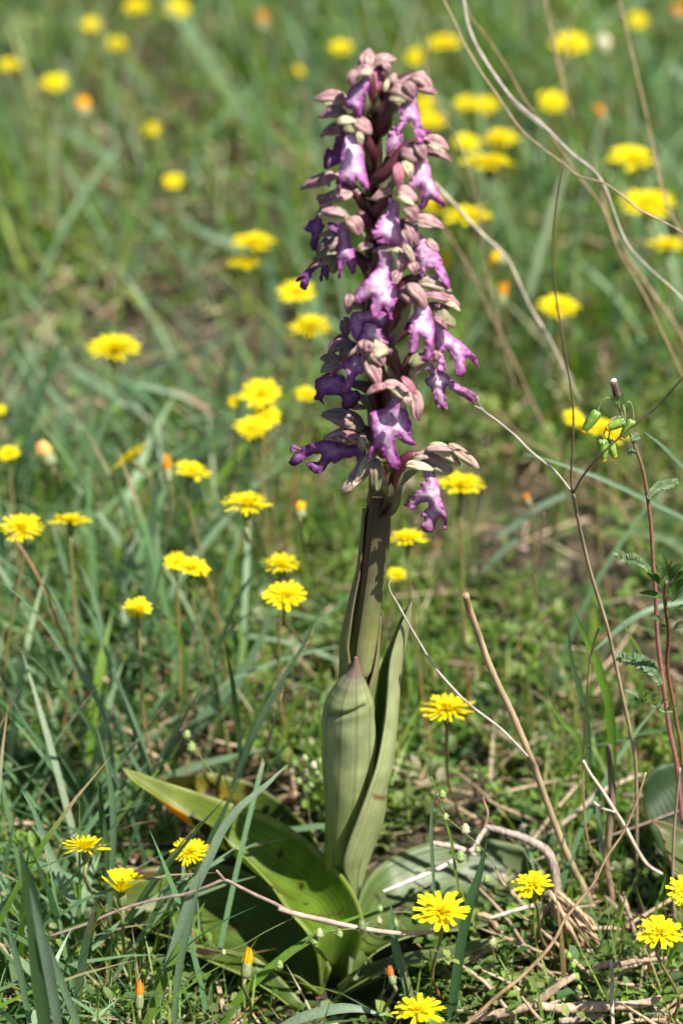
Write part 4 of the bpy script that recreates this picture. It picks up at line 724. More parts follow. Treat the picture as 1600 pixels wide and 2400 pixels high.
FW = [ # u, v, w, h (shown px), label, options
 (312, 17, 65, 38, 'blurred yellow flower at the top edge left of the pale diagonal blade', dict(z=.08)),
 (408, 20, 60, 50, 'blurred golden flower at the top edge behind the pale diagonal blade', dict(z=.08)),
 (210, 57, 46, 36, 'small dim yellow flower below the one at the upper left top edge', dict(z=.06)),
 (268, 101, 50, 38, 'small blurred yellow flower in the upper left grass, second row down', dict(z=.06)),
 (20, 152, 60, 32, 'dull yellow flower cut by the left edge near the top', dict(z=.06)),
 (125, 192, 68, 50, 'bright blurred yellow flower near the upper left corner', dict(z=.08)),
 (347, 297, 42, 40, 'small yellow flower beside a pale patch in the upper left grass', dict(z=.07)),
 (678, 167, 46, 36, 'small dim yellow flower just left of the top of the orchid', dict(z=.07)),
 (783, 111, 60, 38, 'blurred yellow flower above and left of the orchid tip', dict(z=.08)),
 (398, 417, 52, 42, 'small yellow flower alone in the left grass at mid spike height', dict(z=.08)),
 (583, 558, 102, 48, 'upper of two yellow flowers left of the purple spike', dict(z=.12)),
 (560, 605, 82, 44, 'lower of two yellow flowers left of the purple spike', dict(z=.11)),
 (680, 672, 92, 66, 'yellow flower right behind the dark left lip of the spike', dict(z=.13)),
 (713, 752, 106, 56, 'wide yellow flower under the dark hanging lip at left of spike', dict(z=.13, st='fine')),
 (262, 803, 138, 64, 'large yellow flower over a reddish stalk in the left meadow', dict(z=.13, st='fine', base=(335, 1030), near=True)),
 (598, 905, 100, 80, 'topmost flower of the tall yellow clump left of the spike', dict(z=.13)),
 (612, 958, 74, 66, 'middle right flower of the tall yellow clump', dict(z=.12)),
 (578, 985, 86, 60, 'lowest flower of the tall yellow clump left of the spike', dict(z=.12)),
 (538, 922, 34, 56, 'narrow side-on flower at the left of the tall yellow clump', dict(z=.12, roll=-30)),
 (702, 905, 52, 42, 'small yellow flower touching the dark lips at the left of the spike', dict(z=.11)),
 (2, 942, 30, 28, 'yellow flower mostly cut off by the left edge', dict(z=.1)),
 (20, 1042, 56, 42, 'half yellow flower at the left edge beside a pale bud', dict(z=.11)),
 (303, 1053, 104, 32, 'thin edge-on yellow flower tilted up to the right', dict(z=.11, roll=-38)),
 (440, 1083, 90, 50, 'yellow flower beside an upright orange bud', dict(z=.12, roll=12)),
 (50, 1212, 108, 74, 'large yellow flower at the left edge crossed by a brown stalk', dict(z=.13, st='fine', near=True)),
 (163, 1200, 106, 30, 'flat edge-on yellow flower next to the large one at the left edge', dict(z=.12)),
 (567, 1160, 122, 56, 'frilly flat yellow flower left of the green stem', dict(z=.14, st='fine', near=True, base=(600, 1290))),
 (405, 1290, 62, 52, 'left half of a pair of touching yellow flowers, darker one', dict(z=.11)),
 (447, 1305, 80, 52, 'right half of a pair of touching yellow flowers, wider one', dict(z=.12, roll=15)),
 (645, 1298, 96, 48, 'yellow flower above the starry one left of the stem', dict(z=.12, st='fine', near=True)),
 (655, 1370, 112, 78, 'starry yellow flower with loose separate petals left of the stem', dict(z=.12, st='broad', near=True, base=(745, 1600))),
 (317, 1398, 72, 56, 'small yellow flower among upright blades at left', dict(z=.11, near=True)),
 (910, 1320, 50, 38, 'small yellow flower just right of the stem under the spike', dict(z=.09, st='fine')),
 (937, 1238, 96, 46, 'yellow flower peeping out from behind the stem', dict(z=.12)),
 (1058, 1116, 112, 60, 'yellow flower behind the lowest hanging lip at right', dict(z=.13)),
 (1027, 1632, 132, 76, 'sharp many-petalled yellow flower on a red stalk right of the orchid', dict(Y=.05, st='fine', near=True, base=(1066, 1900))),
 (198, 1948, 118, 46, 'flat yellow flower crossed by a thin blade at lower left', dict(z=.075, st='fine', near=True, base=(265, 2180), Y=None)),
 (435, 1958, 96, 70, 'yellow flower behind the wide pale blade at lower left', dict(z=.06, st='fine', near=True, base=(470, 2300))),
 (281, 2052, 104, 84, 'cup-shaped half open yellow flower at lower left', dict(z=.06, st='cup', near=True, base=(350, 2280))),
 (1013, 2095, 130, 102, 'open yellow flower in front of the right basal leaf', dict(z=.062, st='broad', near=True, base=(1025, 2345))),
 (1222, 2033, 100, 68, 'ragged yellow flower beside the dead woody stump', dict(z=.07, st='broad', near=True, roll=-12, base=(1290, 2250))),
 (1515, 2143, 112, 88, 'full yellow flower near the lower right corner', dict(z=.07, st='broad', near=True, base=(1540, 2400))),
 (962, 2325, 124, 84, 'yellow flower at the bottom edge right of the orchid base', dict(z=.05, st='broad', near=True, base=(1010, 2480))),
 (1568, 2045, 80, 88, 'yellow flower cut by the right edge at dead stalk height', dict(z=.08, st='broad', near=True, base=(1600, 2260))),
 (955, 131, 50, 46, 'small yellow flower just right of the orchid tip', dict(z=.08)),
 (1018, 101, 84, 42, 'flat yellow flower right of the orchid tip near the top', dict(z=.09)),
 (1310, 103, 92, 58, 'bright blurred yellow flower crossed by a brown stalk at upper right', dict(z=.1)),
 (1462, 48, 50, 46, 'small yellow flower at the top right', dict(z=.08)),
 (975, 238, 48, 50, 'yellow flower peeping between lips at the upper right of the spike', dict(z=.1)),
 (985, 280, 78, 46, 'yellow flower directly behind the upper right lip', dict(z=.1)),
 (1070, 238, 62, 42, 'left of two touching yellow flowers at upper right', dict(z=.1, roll=-12)),
 (1116, 243, 62, 46, 'right of two touching yellow flowers at upper right', dict(z=.1, roll=-8)),
 (1266, 235, 72, 56, 'yellow flower between crossing dry stalks at upper right', dict(z=.1)),
 (1070, 329, 66, 48, 'left of two yellow flowers above the thin flat one', dict(z=.1, roll=8)),
 (1150, 320, 92, 46, 'right of two yellow flowers above the thin flat one', dict(z=.11)),
 (1122, 379, 132, 40, 'long thin side-on yellow flower right of the spike', dict(z=.14)),
 (1448, 366, 118, 64, 'domed yellow flower crossed by a stalk at the right', dict(z=.14)),
 (1486, 470, 132, 78, 'broad yellow flower behind dry stalks at the right edge', dict(z=.13)),
 (1530, 565, 92, 36, 'flat yellow flower at the right edge below the broad one', dict(z=.11)),
 (1003, 472, 78, 52, 'yellow flower half hidden by a forked lip at right of spike', dict(z=.11)),
 (1075, 501, 128, 52, 'wide yellow flower crossed by a pale dry stalk beside the spike', dict(z=.13)),
 (1015, 596, 48, 62, 'small yellow flower touching the right side of the spike', dict(z=.1)),
 (1281, 708, 102, 62, 'yellow flower behind the lone dark upright stalk', dict(z=.12)),
 (1392, 992, 118, 62, 'yellow flower behind the hanging green groundsel buds', dict(z=.12, roll=14)),
 (1316, 962, 60, 46, 'yellow petals just left of the hanging groundsel buds', dict(z=.12, roll=20)),
]
for i, (u, v, w_, h_, lab, kw) in enumerate(FW): flower(u, v, w_, h_, lab, seed=i, **kw)
# closed buds: orange or pale tips in green cups
def bud(u, v, w_, h_, label, z=.1, ang=0, col=(.68, .30, .02), base=None, seed=0):
    u, v, w_, h_ = u / .98, v / .98, w_ / .98, h_ / .98; H = atz(u, v, z); r = px(H, w_) * .5; L_ = px(H, h_); r_ = random.Random(seed)
    B = atz(base[0] / .98, base[1] / .98, 0) if base else Vector((H.x + r_.uniform(-.01, .015), H.y + .005, 0)); B.z = gh(B.x, B.y)
    o = thing('flower_bud', B, label, 'flower bud', 'closed flower buds on thin stalks')
    ax = (RIGHT * math.sin(R(ang)) + UP * math.cos(R(ang))).normalized(); s = ax.orthogonal().normalized(); t2 = ax.cross(s)
    b = MB(B)
    for k in range(9):
        a = TAU * k / 9; q = s * math.cos(a) + t2 * math.sin(a); lean = r_.uniform(.25, .8); ln = L_ * r_.uniform(.5, .66)
        ribbon(b, [H - ax * L_ * .15 + q * r * .4, H + ax * ln * .35 + q * r * .8, H + ax * ln + q * r * lean], [r * .5, r * .7, r * .25], tuple(c * r_.uniform(.8, 1.1) for c in col), nhint=q, n=2)
    tube(b, [H - ax * L_ * .2, H + ax * L_ * .1, H + ax * L_ * .4], [r * .6, r * .7, r * .35], col, seg=8, n=3); b.build('petals', M['petal'], o)
    b = MB(B); tube(b, [H - ax * L_ * .55, H - ax * L_ * .42, H - ax * L_ * .2, H + ax * L_ * .05], [r * .35, r * .8, r * .9, r * .75], [(.1, .13, .05), (.2, .24, .11), (.18, .2, .08)], seg=12, n=3, ribs=6, ribamp=.08); b.build('calyx', M['stalk'], o)
    b = MB(B); e = H - ax * L_ * .52; tube(b, [B, B.lerp(e, .5) + Vector((r_.uniform(-.004, .004), 0, 0)), e - ax * L_ * .4, e], [.0008, .0007, .0007, .0009], (.18, .16, .06), seg=6, n=4); b.build('stem', M['stalk'], o)
BD = [(190, 250, 42, 46, 'blurred orange bud under the bright flower at upper left', dict(z=.09, col=(.85, .45, .02))), (600, 52, 36, 42, 'dim orange blur of a bud near the top edge left of spike', dict(z=.09, col=(.55, .26, .03))),
 (107, 1045, 42, 58, 'pale cream-yellow closed bud near the left edge', dict(z=.11, ang=-25, col=(.85, .62, .22), base=(170, 1190))), (385, 1080, 26, 62, 'slim upright orange bud beside a yellow flower', dict(z=.12, ang=-8)),
 (690, 1172, 30, 36, 'round orange bud on a curved stalk left of the stem', dict(z=.13, base=(755, 1400), col=(.9, .5, .01))), (1380, 266, 26, 48, 'orange bud leaning in the upper right grass', dict(z=.1, ang=-18)),
 (1555, 33, 40, 38, 'orange bud in the top right corner', dict(z=.09)), (1145, 597, 44, 36, 'yellow half closed bud right of the spike', dict(z=.12, ang=-60, col=(.85, .58, .02))),
 (1152, 678, 28, 50, 'small orange bud on a brown cup right of the spike', dict(z=.11, ang=8)), (568, 2215, 28, 62, 'upright orange bud low in front of the left leaves', dict(z=.05, ang=8, col=(.8, .42, .01), base=(562, 2340))),
 (321, 2288, 22, 60, 'deep orange bud near the bottom left edge', dict(z=.045, ang=2, col=(.8, .27, .03), base=(318, 2400))), (898, 2242, 20, 40, 'small withered orange bud at the orchid base', dict(z=.045, ang=-15, col=(.6, .25, .06), base=(900, 2360))),
 (1210, 1148, 18, 26, 'tiny orange bud in the shade right of the orchid', dict(z=.09, ang=-20)), (1385, 107, 40, 44, 'creamy white seed head blurred at the upper right', dict(z=.11, col=(.75, .72, .55)))]
for i, (u, v, w_, h_, lab, kw) in enumerate(BD): bud(u, v, w_, h_, lab, seed=i + 5, **kw)

# ------------------------------------------------------------------ dry stalks
def seq(pts, k=None):
    if k is None: return [(a, b) for a, b in pts]
    ox, oy, s = k; return [(ox + a / s, oy + b / s) for a, b in pts]
Q2 = (800, 0, 1.96); Q4 = (1000, 700, 2.613); Q6 = (950, 1350, 2.412); Q7 = (700, 1850, 1.742); Q8 = (1200, 1800, 3.92); Q5 = (0, 1300, 1.96); QL = (0, 1850, 3.92); QM = (400, 1400, 4.356); Q3 = (0, 700, 1.96); QW = (200, 1750, 2.24); QV = (1350, 1250, 4.276)
def stalk(name, label, cat, paths, group=None, m='dry', parts=('stalk',), kids=None, rough=.06):
    """paths: list of (pts px, Y0, Y1, r px list, colour). The first is the stalk itself, the rest are its branches"""
    P0 = [at(u, v, paths[0][1] + (paths[0][2] - paths[0][1]) * i / (len(paths[0][0]) - 1)) for i, (u, v) in enumerate(paths[0][0])]
    base = min(P0, key=lambda p: p.z).copy()
    root = thing(name, base, label, cat, group) if len(paths) > 1 or kids else None
    o = None
    for i, (pp, Y0, Y1, rad, col) in enumerate(paths):
        P = [at(u, v, Y0 + (Y1 - Y0) * k / (len(pp) - 1)) for k, (u, v) in enumerate(pp)]
        sc_r = .76 if group == DG else 1
        b = MB(base); tube(b, P, [px(P[len(P) // 2], r * sc_r) for r in rad], col, seg=10, n=6, rough=rough)
        o = b.build(('main_stem' if i == 0 else 'branch') if root else name, M[m], root)
        if not root: o.location = base; tag(o, label, cat, group)
    return root or o
TAN = (.36, .27, .18); GRY = (.40, .36, .30); BRN = (.22, .14, .08); PAL = (.55, .48, .38); LBR = (.30, .20, .12)
DG = 'dry grass stalks leaning across the meadow'
stalk('dry_stalk', 'long grey-brown dry stalk curving from the top edge to the right edge', 'dry stalk', [(seq([(455, -60), (470, 0), (520, 100), (570, 210), (640, 330), (730, 460), (820, 590), (920, 680), (1010, 745), (1090, 810), (1200, 840), (1290, 900), (1370, 965), (1550, 1060), (1700, 1180), (1800, 1500)], Q2), .25, .1, [2.3, 2.6, 3, 3], TAN)], DG)
stalk('dry_stalk', 'thickest pale silvery dry stalk curving down at the upper right', 'dry stalk', [(seq([(555, -40), (580, 110), (630, 230), (720, 370), (800, 470), (930, 580), (1050, 700), (1190, 825), (1300, 1100), (1420, 1240), (1568, 1380), (1800, 1700)], Q2), .25, .15, [4.5, 4.5, 4, 3, 2.5], GRY), (seq([(610, 200), (650, 260), (700, 350), (790, 470), (880, 550), (930, 590)], Q2), .24, .24, [3.5, 3], GRY)], DG)
stalk('dry_stalk', 'thin brown dry stalk crossing over the silvery one', 'dry stalk', [(seq([(560, 0), (600, 90), (650, 150), (740, 280), (830, 440), (900, 540), (990, 660), (1080, 800), (1200, 960), (1270, 1150), (1370, 1320), (1430, 1440), (1600, 1800)], Q2), .3, .2, [2, 2.5, 3], LBR)], DG)
stalk('dry_stalk', 'brown stalk falling from the top edge across the bright upper right flower', 'dry stalk', [(seq([(925, -40), (970, 180), (1010, 360), (1070, 550), (1130, 700), (1190, 850), (1220, 1000), (1310, 1180), (1430, 1350), (1568, 1560), (1700, 1900)], Q2), .4, .25, [3.5, 3.5, 4, 4], LBR), (seq([(1110, 0), (1050, 110), (1040, 220), (1010, 330)], Q2), .42, .38, [2, 2], BRN), (seq([(1005, 340), (930, 430), (880, 500)], Q2), .38, .42, [2, 1.5], BRN)], DG)
stalk('dry_stalk', 'brown stalk down the far right across the domed yellow flower', 'dry stalk', [(seq([(1265, -40), (1330, 240), (1380, 450), (1430, 680), (1480, 900), (1568, 1100), (1700, 1400)], Q2), .35, .25, [3, 3, 3.5], LBR)], DG)
stalk('dry_stalk', 'faint thin stalk rising beside the orchid tip', 'dry stalk', [(seq([(400, 190), (392, 320), (440, 480), (530, 640), (600, 830), (640, 1010), (650, 1180), (700, 1400), (740, 1568), (800, 1800)], Q2), .3, .3, [2, 2.5, 3], TAN)], DG)
stalk('dry_stalk', 'pale straw stalk slanting down from the middle right of the spike', 'dry stalk', [(seq([(425, 840), (530, 950), (640, 1070), (760, 1190), (860, 1400), (960, 1568), (1100, 1850)], Q2), .25, .25, [4, 4.5, 4, 3], PAL)], DG)
stalk('dry_stalk', 'brownish stalk slanting from the spike towards the lower meadow', 'dry stalk', [(seq([(450, 1030), (530, 1140), (620, 1310), (700, 1480), (800, 1680), (900, 1900), (980, 2050)], Q2), .3, .3, [2.5, 3.5, 3.5], LBR)], DG)
stalk('dry_stalk', 'thin dark stalk fragment slanting behind the groundsel', 'dry stalk', [(seq([(810, 510), (870, 600), (960, 720), (1060, 870), (1150, 1000), (1320, 1190)], Q4), .25, .25, [3, 2.5, 2], BRN)], DG)
stalk('dry_stalk', 'brown stalk with a bend behind the forked twig', 'dry stalk', [(seq([(430, 690), (560, 830), (700, 920), (860, 1010), (1000, 1120), (1160, 1240), (1250, 1400), (1330, 1600)], Q4), .3, .25, [2.5, 2.5, 2.5], LBR)], DG)
stalk('forked_twig', 'thin dark forked twig with three arms right of the orchid', 'twig', [
    (seq([(1493, 2110), (1491, 2000), (1489, 1806), (1477, 1723), (1452, 1607), (1423, 1474), (1385, 1350), (1364, 1266), (1341, 1157)]), .03, -.02, [3.6, 4.6, 4.4, 4], [TAN, TAN, TAN, (.24, .18, .13)]),
    (seq([(1341, 1157), (1337, 1120), (1341, 1044), (1341, 945), (1318, 796), (1303, 704), (1296, 612), (1303, 485), (1318, 372)]), -.02, -.05, [2.6, 2.6, 2.4, 2.6], (.17, .11, .07)),
    (seq([(1341, 1157), (1300, 1105), (1245, 1060), (1205, 1020), (1165, 987), (1130, 960), (1117, 930)]), -.02, -.03, [3.2, 2.8, 2.2], GRY), (seq([(1134, 962), (1122, 956), (1111, 951)]), -.03, -.03, [2, 1.6], GRY),
    (seq([(1343, 1156), (1367, 1113), (1413, 1060), (1486, 995), (1547, 945), (1600, 884), (1680, 800)]), -.02, -.05, [2.8, 2.6, 2.4], (.2, .15, .11))], None)
stalk('dry_stalk', 'short dark bent stalk standing alone above the shaded soil', 'dry stalk', [(seq([(1274, 1201), (1270, 1235), (1264, 1266), (1255, 1330), (1251, 1351), (1254, 1395), (1262, 1440)]), .12, .12, [3.5, 2.5, 2, 2], BRN)], DG)
stalk('snapped_stalk', 'thick straw-coloured snapped stalk leaning right of the orchid', 'dry stalk', [(seq([(1090, 1393), (1100, 1430), (1116, 1474), (1149, 1566), (1199, 1673), (1240, 1770), (1252, 1800), (1282, 1885), (1315, 1972), (1345, 2040), (1372, 2090), (1390, 2140)]), -.02, .02, [8, 7.5, 8, 8, 8.5, 8], [(.34, .24, .14), (.42, .31, .19), (.36, .26, .16), (.40, .30, .18), (.36, .26, .16)])], None, rough=.05)
stalk('thin_stalk', 'thin whitish bowed stalk passing behind the sharp yellow flower', 'dry stalk', [(seq([(919, 1352), (911, 1370), (916, 1390), (930, 1413), (958, 1464), (988, 1515), (1016, 1561), (1057, 1609), (1100, 1652), (1166, 1702), (1205, 1740), (1236, 1773)]), .0, -.008, [1.2, 2.6, 2.8, 3], GRY)])
stalk('dry_stalk', 'thin tan stalk with a hooked tip beside the bright green blade', 'dry stalk', [(seq([(1402, 1474), (1392, 1500), (1381, 1557), (1373, 1640), (1369, 1702), (1365, 1806), (1367, 1880), (1371, 1940), (1385, 2000), (1400, 2030)]), .0, .02, [3.4, 3.4, 3, 3], [(.34, .25, .16), (.38, .26, .14)])], DG)
stalk('dry_stalk', 'pale jointed stalk running down to the lower right corner flower', 'dry stalk', [(seq([(1366, 1783), (1380, 1810), (1406, 1847), (1440, 1900), (1462, 1935), (1497, 2000), (1520, 2030), (1550, 2048)]), -.01, .0, [4.5, 5, 5.5, 4.5], PAL), (seq([(1390, 1880), (1410, 1895), (1440, 1903)]), .0, -.01, [4, 4], PAL)], DG)
stalk('dead_stump', 'dark broken upright stem stub behind the jointed stalk', 'dead stem', [(seq([(1426, 1745), (1430, 1800), (1433, 1880), (1424, 1960), (1420, 2030), (1433, 2110), (1420, 2180)]), .02, .02, [6.5, 8, 10, 8, 7, 6], [(.14, .1, .075), (.2, .14, .1), (.3, .21, .13), (.3, .21, .13)])], None, 'wood', rough=.1)
stalk('dry_stalk', 'long thin grey stalk lying nearly level at lower right', 'dry stalk', [(seq([(1240, 2020), (1302, 2000), (1427, 1959), (1510, 1930), (1600, 1897), (1700, 1865)]), .03, .05, [3, 3.5, 3.5], (.26, .2, .15))], DG)
stalk('dry_stalk', 'pale upright stalk at the far lower right', 'dry stalk', [(seq([(1592, 1800), (1585, 1870), (1578, 1950), (1575, 2060), (1580, 2160)]), -.02, -.01, [4, 4.5, 5], TAN)], DG)
stalk('dry_stalk', 'blurred brown stalk curving across the bottom right foreground', 'dry stalk', [(seq([(1512, 1810), (1490, 1880), (1460, 1950), (1420, 2010), (1390, 2070), (1350, 2120), (1320, 2160), (1300, 2200), (1270, 2240), (1220, 2290), (1170, 2330), (1110, 2385), (1060, 2430)]), -.05, -.09, [3.5, 4, 5, 6.5, 6.5], LBR)], DG)
stalk('dry_stalk', 'broad pale stalk arching behind the snapped stalk', 'dry stalk', [(seq([(1245, 1990), (1290, 1950), (1350, 1905), (1400, 1860), (1450, 1835), (1500, 1815)]), .06, .09, [6, 8, 8, 5], (.4, .32, .24))], DG)
stalk('fallen_twig', 'brown twig bending over the lower left leaves', 'twig', [(seq([(115, 2195), (200, 2167), (267, 2138), (334, 2116), (400, 2101), (432, 2096), (490, 2076), (526, 2063), (560, 2078), (600, 2098), (640, 2116), (668, 2130), (720, 2150), (780, 2166), (860, 2182)]), -.055, -.045, [3.4, 3.8, 4, 4.6, 4.6], (.24, .17, .14)), (seq([(526, 2063), (516, 2050), (507, 2040)]), -.05, -.05, [4, 3], (.26, .18, .14))], None)
stalk('fallen_twig', 'pale snapped twig lying across the base of the orchid', 'twig', [(seq([(652, 2129), (680, 2138), (713, 2147), (760, 2157), (803, 2167), (860, 2178), (930, 2187), (975, 2187), (1021, 2184)]), -.062, -.055, [6.5, 6, 6, 5.5, 5], (.42, .30, .24))], None)
stalk('woody_stem', 'thick grey dead woody stem bending into the shredded stump', 'dead stem', [(seq([(1134, 1936), (1170, 1946), (1217, 1960), (1255, 1978), (1283, 1998), (1296, 2030), (1301, 2065), (1306, 2100), (1320, 2140)]), .0, -.01, [6, 9, 11, 11, 12, 14], [(.34, .28, .24), (.32, .26, .22), (.3, .24, .2), (.42, .32, .22)]),
    (seq([(1140, 1940), (1125, 1960), (1112, 1985), (1100, 1996)]), .0, -.01, [6, 6], (.4, .33, .28)), (seq([(1136, 1936), (1142, 1905), (1134, 1880), (1131, 1868)]), .0, .0, [4, 2.5, 1.5], (.42, .24, .16))], None, 'wood', rough=.12)
stalk('stick', 'pinkish broken piece of bark resting on the right leaf', 'stick', [(seq([(1010, 1976), (1040, 1980), (1070, 1986), (1100, 1998), (1112, 2004)]), .0, .0, [6, 7, 6, 4], (.42, .32, .27))], None, 'wood', rough=.12)
stalk('stick', 'whitish straight stick lying on the right leaf', 'stick', [(seq([(897, 2090), (940, 2072), (990, 2052), (1030, 2034), (1068, 2014)]), -.008, .015, [3.5, 5, 5, 5], (.58, .50, .44))], None)
stalk('stick', 'short whitish stick end poking from the dead stump', 'stick', [(seq([(1145, 2152), (1180, 2142), (1215, 2131), (1250, 2122)]), -.02, -.02, [4, 5, 5], (.56, .46, .38))], None)
stalk('stick', 'brown twisted dry strip in front of the right leaf', 'stick', [(seq([(1118, 2142), (1145, 2150), (1163, 2175), (1185, 2200), (1212, 2206), (1240, 2190), (1270, 2140), (1296, 2112)]), -.02, -.015, [5, 9, 8, 9, 7, 5], (.36, .24, .15))], None, 'wood', rough=.2)
# shredded stump: bundle of fibres
def stump():
    base = atz(1350, 2190, .0); o = thing('shredded_stump', base, 'shredded straw-coloured stump of a dead plant at lower right', 'dead plant'); r_ = random.Random(5)
    for i in range(34):
        du = r_.uniform(-28, 28); u0, v0 = 1298 + du * .5, r_.uniform(2085, 2130); u1, v1 = 1372 + du * 1.1 + r_.uniform(-12, 12), 2195 + r_.uniform(-16, 30)
        y0 = -.012 + r_.uniform(-.008, .012); b = MB(base)
        P = [at(u0, v0, y0), at((u0 + u1) / 2 + r_.uniform(-8, 8), (v0 + v1) / 2 + r_.uniform(-6, 6), y0 - .004 + r_.uniform(-.006, .004)), at(u1, v1, y0 - .004)]
        k = r_.uniform(.75, 1.2); tube(b, P, [px(P[0], r_.uniform(2.5, 4.5)), px(P[0], r_.uniform(4.5, 8)), px(P[0], 3)], (.42 * k, .30 * k, .19 * k), seg=6, n=5, rough=.12); b.build('fibre', M['wood'], o)
stump()
BT = 'dead stems lying along the bottom right'
for i, (pp, r, c, lab) in enumerate([
    (seq([(690, 945), (800, 920), (950, 880), (1060, 800), (1130, 760)], Q7), 9, (.38, .28, .2), 'thick pale dead stem rising from the bottom edge towards the stump'),
    (seq([(960, 880), (1060, 895), (1150, 890), (1290, 885), (1400, 875), (1480, 850)], Q7), 10, (.46, .33, .24), 'pinkish dead stem lying level near the lower right corner'),
    (seq([(1060, 945), (1150, 935), (1240, 925)], Q7), 8, (.36, .29, .25), 'short grey dead stem at the bottom edge on the right'),
    (seq([(1180, 760), (1230, 720), (1300, 715), (1380, 700), (1500, 690)], Q7), 6, (.34, .24, .17), 'dead stem lying just below the stump')]):
    stalk('dead_stalk', lab, 'dead stem', [(pp, -.070 + .022 * (i == 3), -.066 + .022 * (i == 3), [r * .9, r * 1.25, r * 1.1, r * .8], c)], BT, 'wood', rough=.14)
stalk('dead_stalk', 'thin pale jointed stalk standing upright at the lower right bottom', 'dead stem', [(seq([(1270, 695), (1278, 760), (1276, 850), (1280, 960), (1283, 1040)], Q7), -.065, -.08, [4, 5, 4.5], (.48, .38, .30))], None)
# random small dry twigs around the stump and in the right background
r_ = random.Random(21)
tm = MB()
for i in range(220):
    if i < 70: u, v = r_.uniform(1180, 1640), r_.uniform(2120, 2460)
    else: u, v = r_.uniform(-100, 1700), r_.uniform(300, 2000)
    c0 = atz(u, v, r_.uniform(.003, .018)); a = r_.uniform(0, TAU); L_ = r_.uniform(.012, .06); e = c0 + Vector((math.cos(a) * L_, math.sin(a) * L_, r_.uniform(-.004, .02)))
    k = r_.uniform(.6, 1.2); tube(tm, [c0, c0.lerp(e, .5) + Vector((r_.uniform(-.004, .004), 0, r_.uniform(0, .004))), e], [r_.uniform(.0005, .0013), .0009, .0004], (.38 * k, .28 * k, .19 * k), seg=5, n=3)
o = tm.build('scattered_twigs', M['dry']); o['kind'] = 'stuff'

# ------------------------------------------------------------------ grass blades one can tell apart
def blade_pts(pp, Y0, Y1): return [at(u, v, Y0 + (Y1 - Y0) * k / (len(pp) - 1)) for k, (u, v) in enumerate(pp)]
def tuft(label, items, group='tufts of bluish grass'):
    """items: (pts px tip..base, Y tip, Y base, width px, colour)"""
    b0 = blade_pts(items[0][0], items[0][1], items[0][2])[-1].copy(); b0.z = gh(b0.x, b0.y)
    root = thing('grass_tuft', b0, label, 'grass tuft', group)
    for (pp, y0, y1, wd, col) in items:
        P = blade_pts(pp, y0, y1); w1 = px(P[len(P) // 2], wd); b = MB(b0); ribbon(b, P, [w1 * .06, w1 * .6, w1 * .95, w1, w1 * .95, w1 * .7], col, n=6, fold=.35); b.build('blade', M['grass'], root)
def single(label, pp, y0, y1, wd, col, group=None, fold=.3):
    P = blade_pts(pp, y0, y1); w1 = px(P[len(P) // 2], wd); b0 = P[-1].copy(); b = MB(b0); ribbon(b, P, [w1 * .06, w1 * .6, w1 * .95, w1, w1 * .95, w1 * .8], col, n=6, fold=fold)
    o = b.build('tall_grass', M['grass']); o.location = b0; tag(o, label, 'grass', group, 'thing')
T1 = (.12, .205, .11); T2 = (.16, .25, .14); T3 = (.07, .135, .05); T4 = (.21, .29, .19); F1 = (.16, .26, .04); F2 = (.11, .20, .035)
tuft('tuft of long blue-green blades arching at the left edge', [
    (seq([(18, 1489), (60, 1530), (102, 1565), (173, 1647), (224, 1723), (250, 1800), (260, 1880), (262, 2000)]), .02, .06, 11, T3),
    (seq([(0, 1361), (51, 1402), (102, 1458), (153, 1530), (209, 1611), (245, 1678), (262, 1760), (268, 1860)]), .06, .08, 11, T2),
    (seq([(0, 1585), (51, 1678), (102, 1759), (133, 1815), (160, 1900), (180, 1990)]), .04, .08, 9, T2),
    (seq([(224, 1678), (245, 1759), (286, 1856), (321, 1950), (345, 2030), (360, 2060)]), .03, .06, 11, T1),
    (seq([(221, 1800), (234, 1850), (240, 1920), (252, 1990), (255, 2090), (256, 2190)]), .0, .0, 16, T3),
    (seq([(225, 1700), (250, 1790), (263, 1870), (266, 1950), (262, 2060), (255, 2180)]), .0, -.01, 15, T1)])
tuft('tuft of upright blades left of the big arching leaf tip', [
    (seq([(265, 1570), (291, 1647), (326, 1744), (347, 1805), (372, 1890), (390, 1960)]), .05, .07, 12, T1),
    (seq([(182, 1392), (220, 1450), (250, 1530), (275, 1600), (320, 1700), (350, 1800), (365, 1880)]), .12, .1, 11, T2),
    (seq([(97, 1351), (143, 1427), (184, 1540), (219, 1611), (280, 1720), (340, 1830)]), .12, .1, 10, T2),
    (seq([(335, 1230), (300, 1310), (290, 1390), (300, 1480), (330, 1600)]), .25, .2, 14, T4),
    (seq([(180, 1310), (215, 1380), (235, 1450), (255, 1530), (290, 1620)]), .18, .15, 11, T1),
    (seq([(332, 1200), (360, 1270), (385, 1370), (400, 1470), (415, 1580)]), .22, .2, 10, T2)])
tuft('reddish-tipped tan and teal blades at the left edge', [(seq([(50, 1290), (102, 1376), (138, 1468), (174, 1545), (214, 1616), (240, 1680)]), .1, .1, 6, (.36, .22, .11)), (seq([(0, 1205), (35, 1260), (80, 1330), (130, 1440), (170, 1530)]), .12, .1, 5, (.36, .22, .12))])
tuft('three crossing blue-green blades behind the leaf left of the stem', [
    (seq([(750, 1430), (704, 1524), (648, 1616), (602, 1708), (575, 1770), (556, 1815), (540, 1850)]), .05, .06, 15, T2),
    (seq([(526, 1504), (538, 1560), (546, 1606), (556, 1688), (563, 1760), (564, 1800)]), .05, .06, 12, (.08, .16, .05)),
    (seq([(670, 1558), (640, 1600), (612, 1656), (585, 1720), (560, 1790)]), .07, .07, 9, (.10, .17, .05)),
    (seq([(735, 1668), (700, 1710), (660, 1760), (630, 1800), (605, 1840)]), .06, .06, 7, T3)])
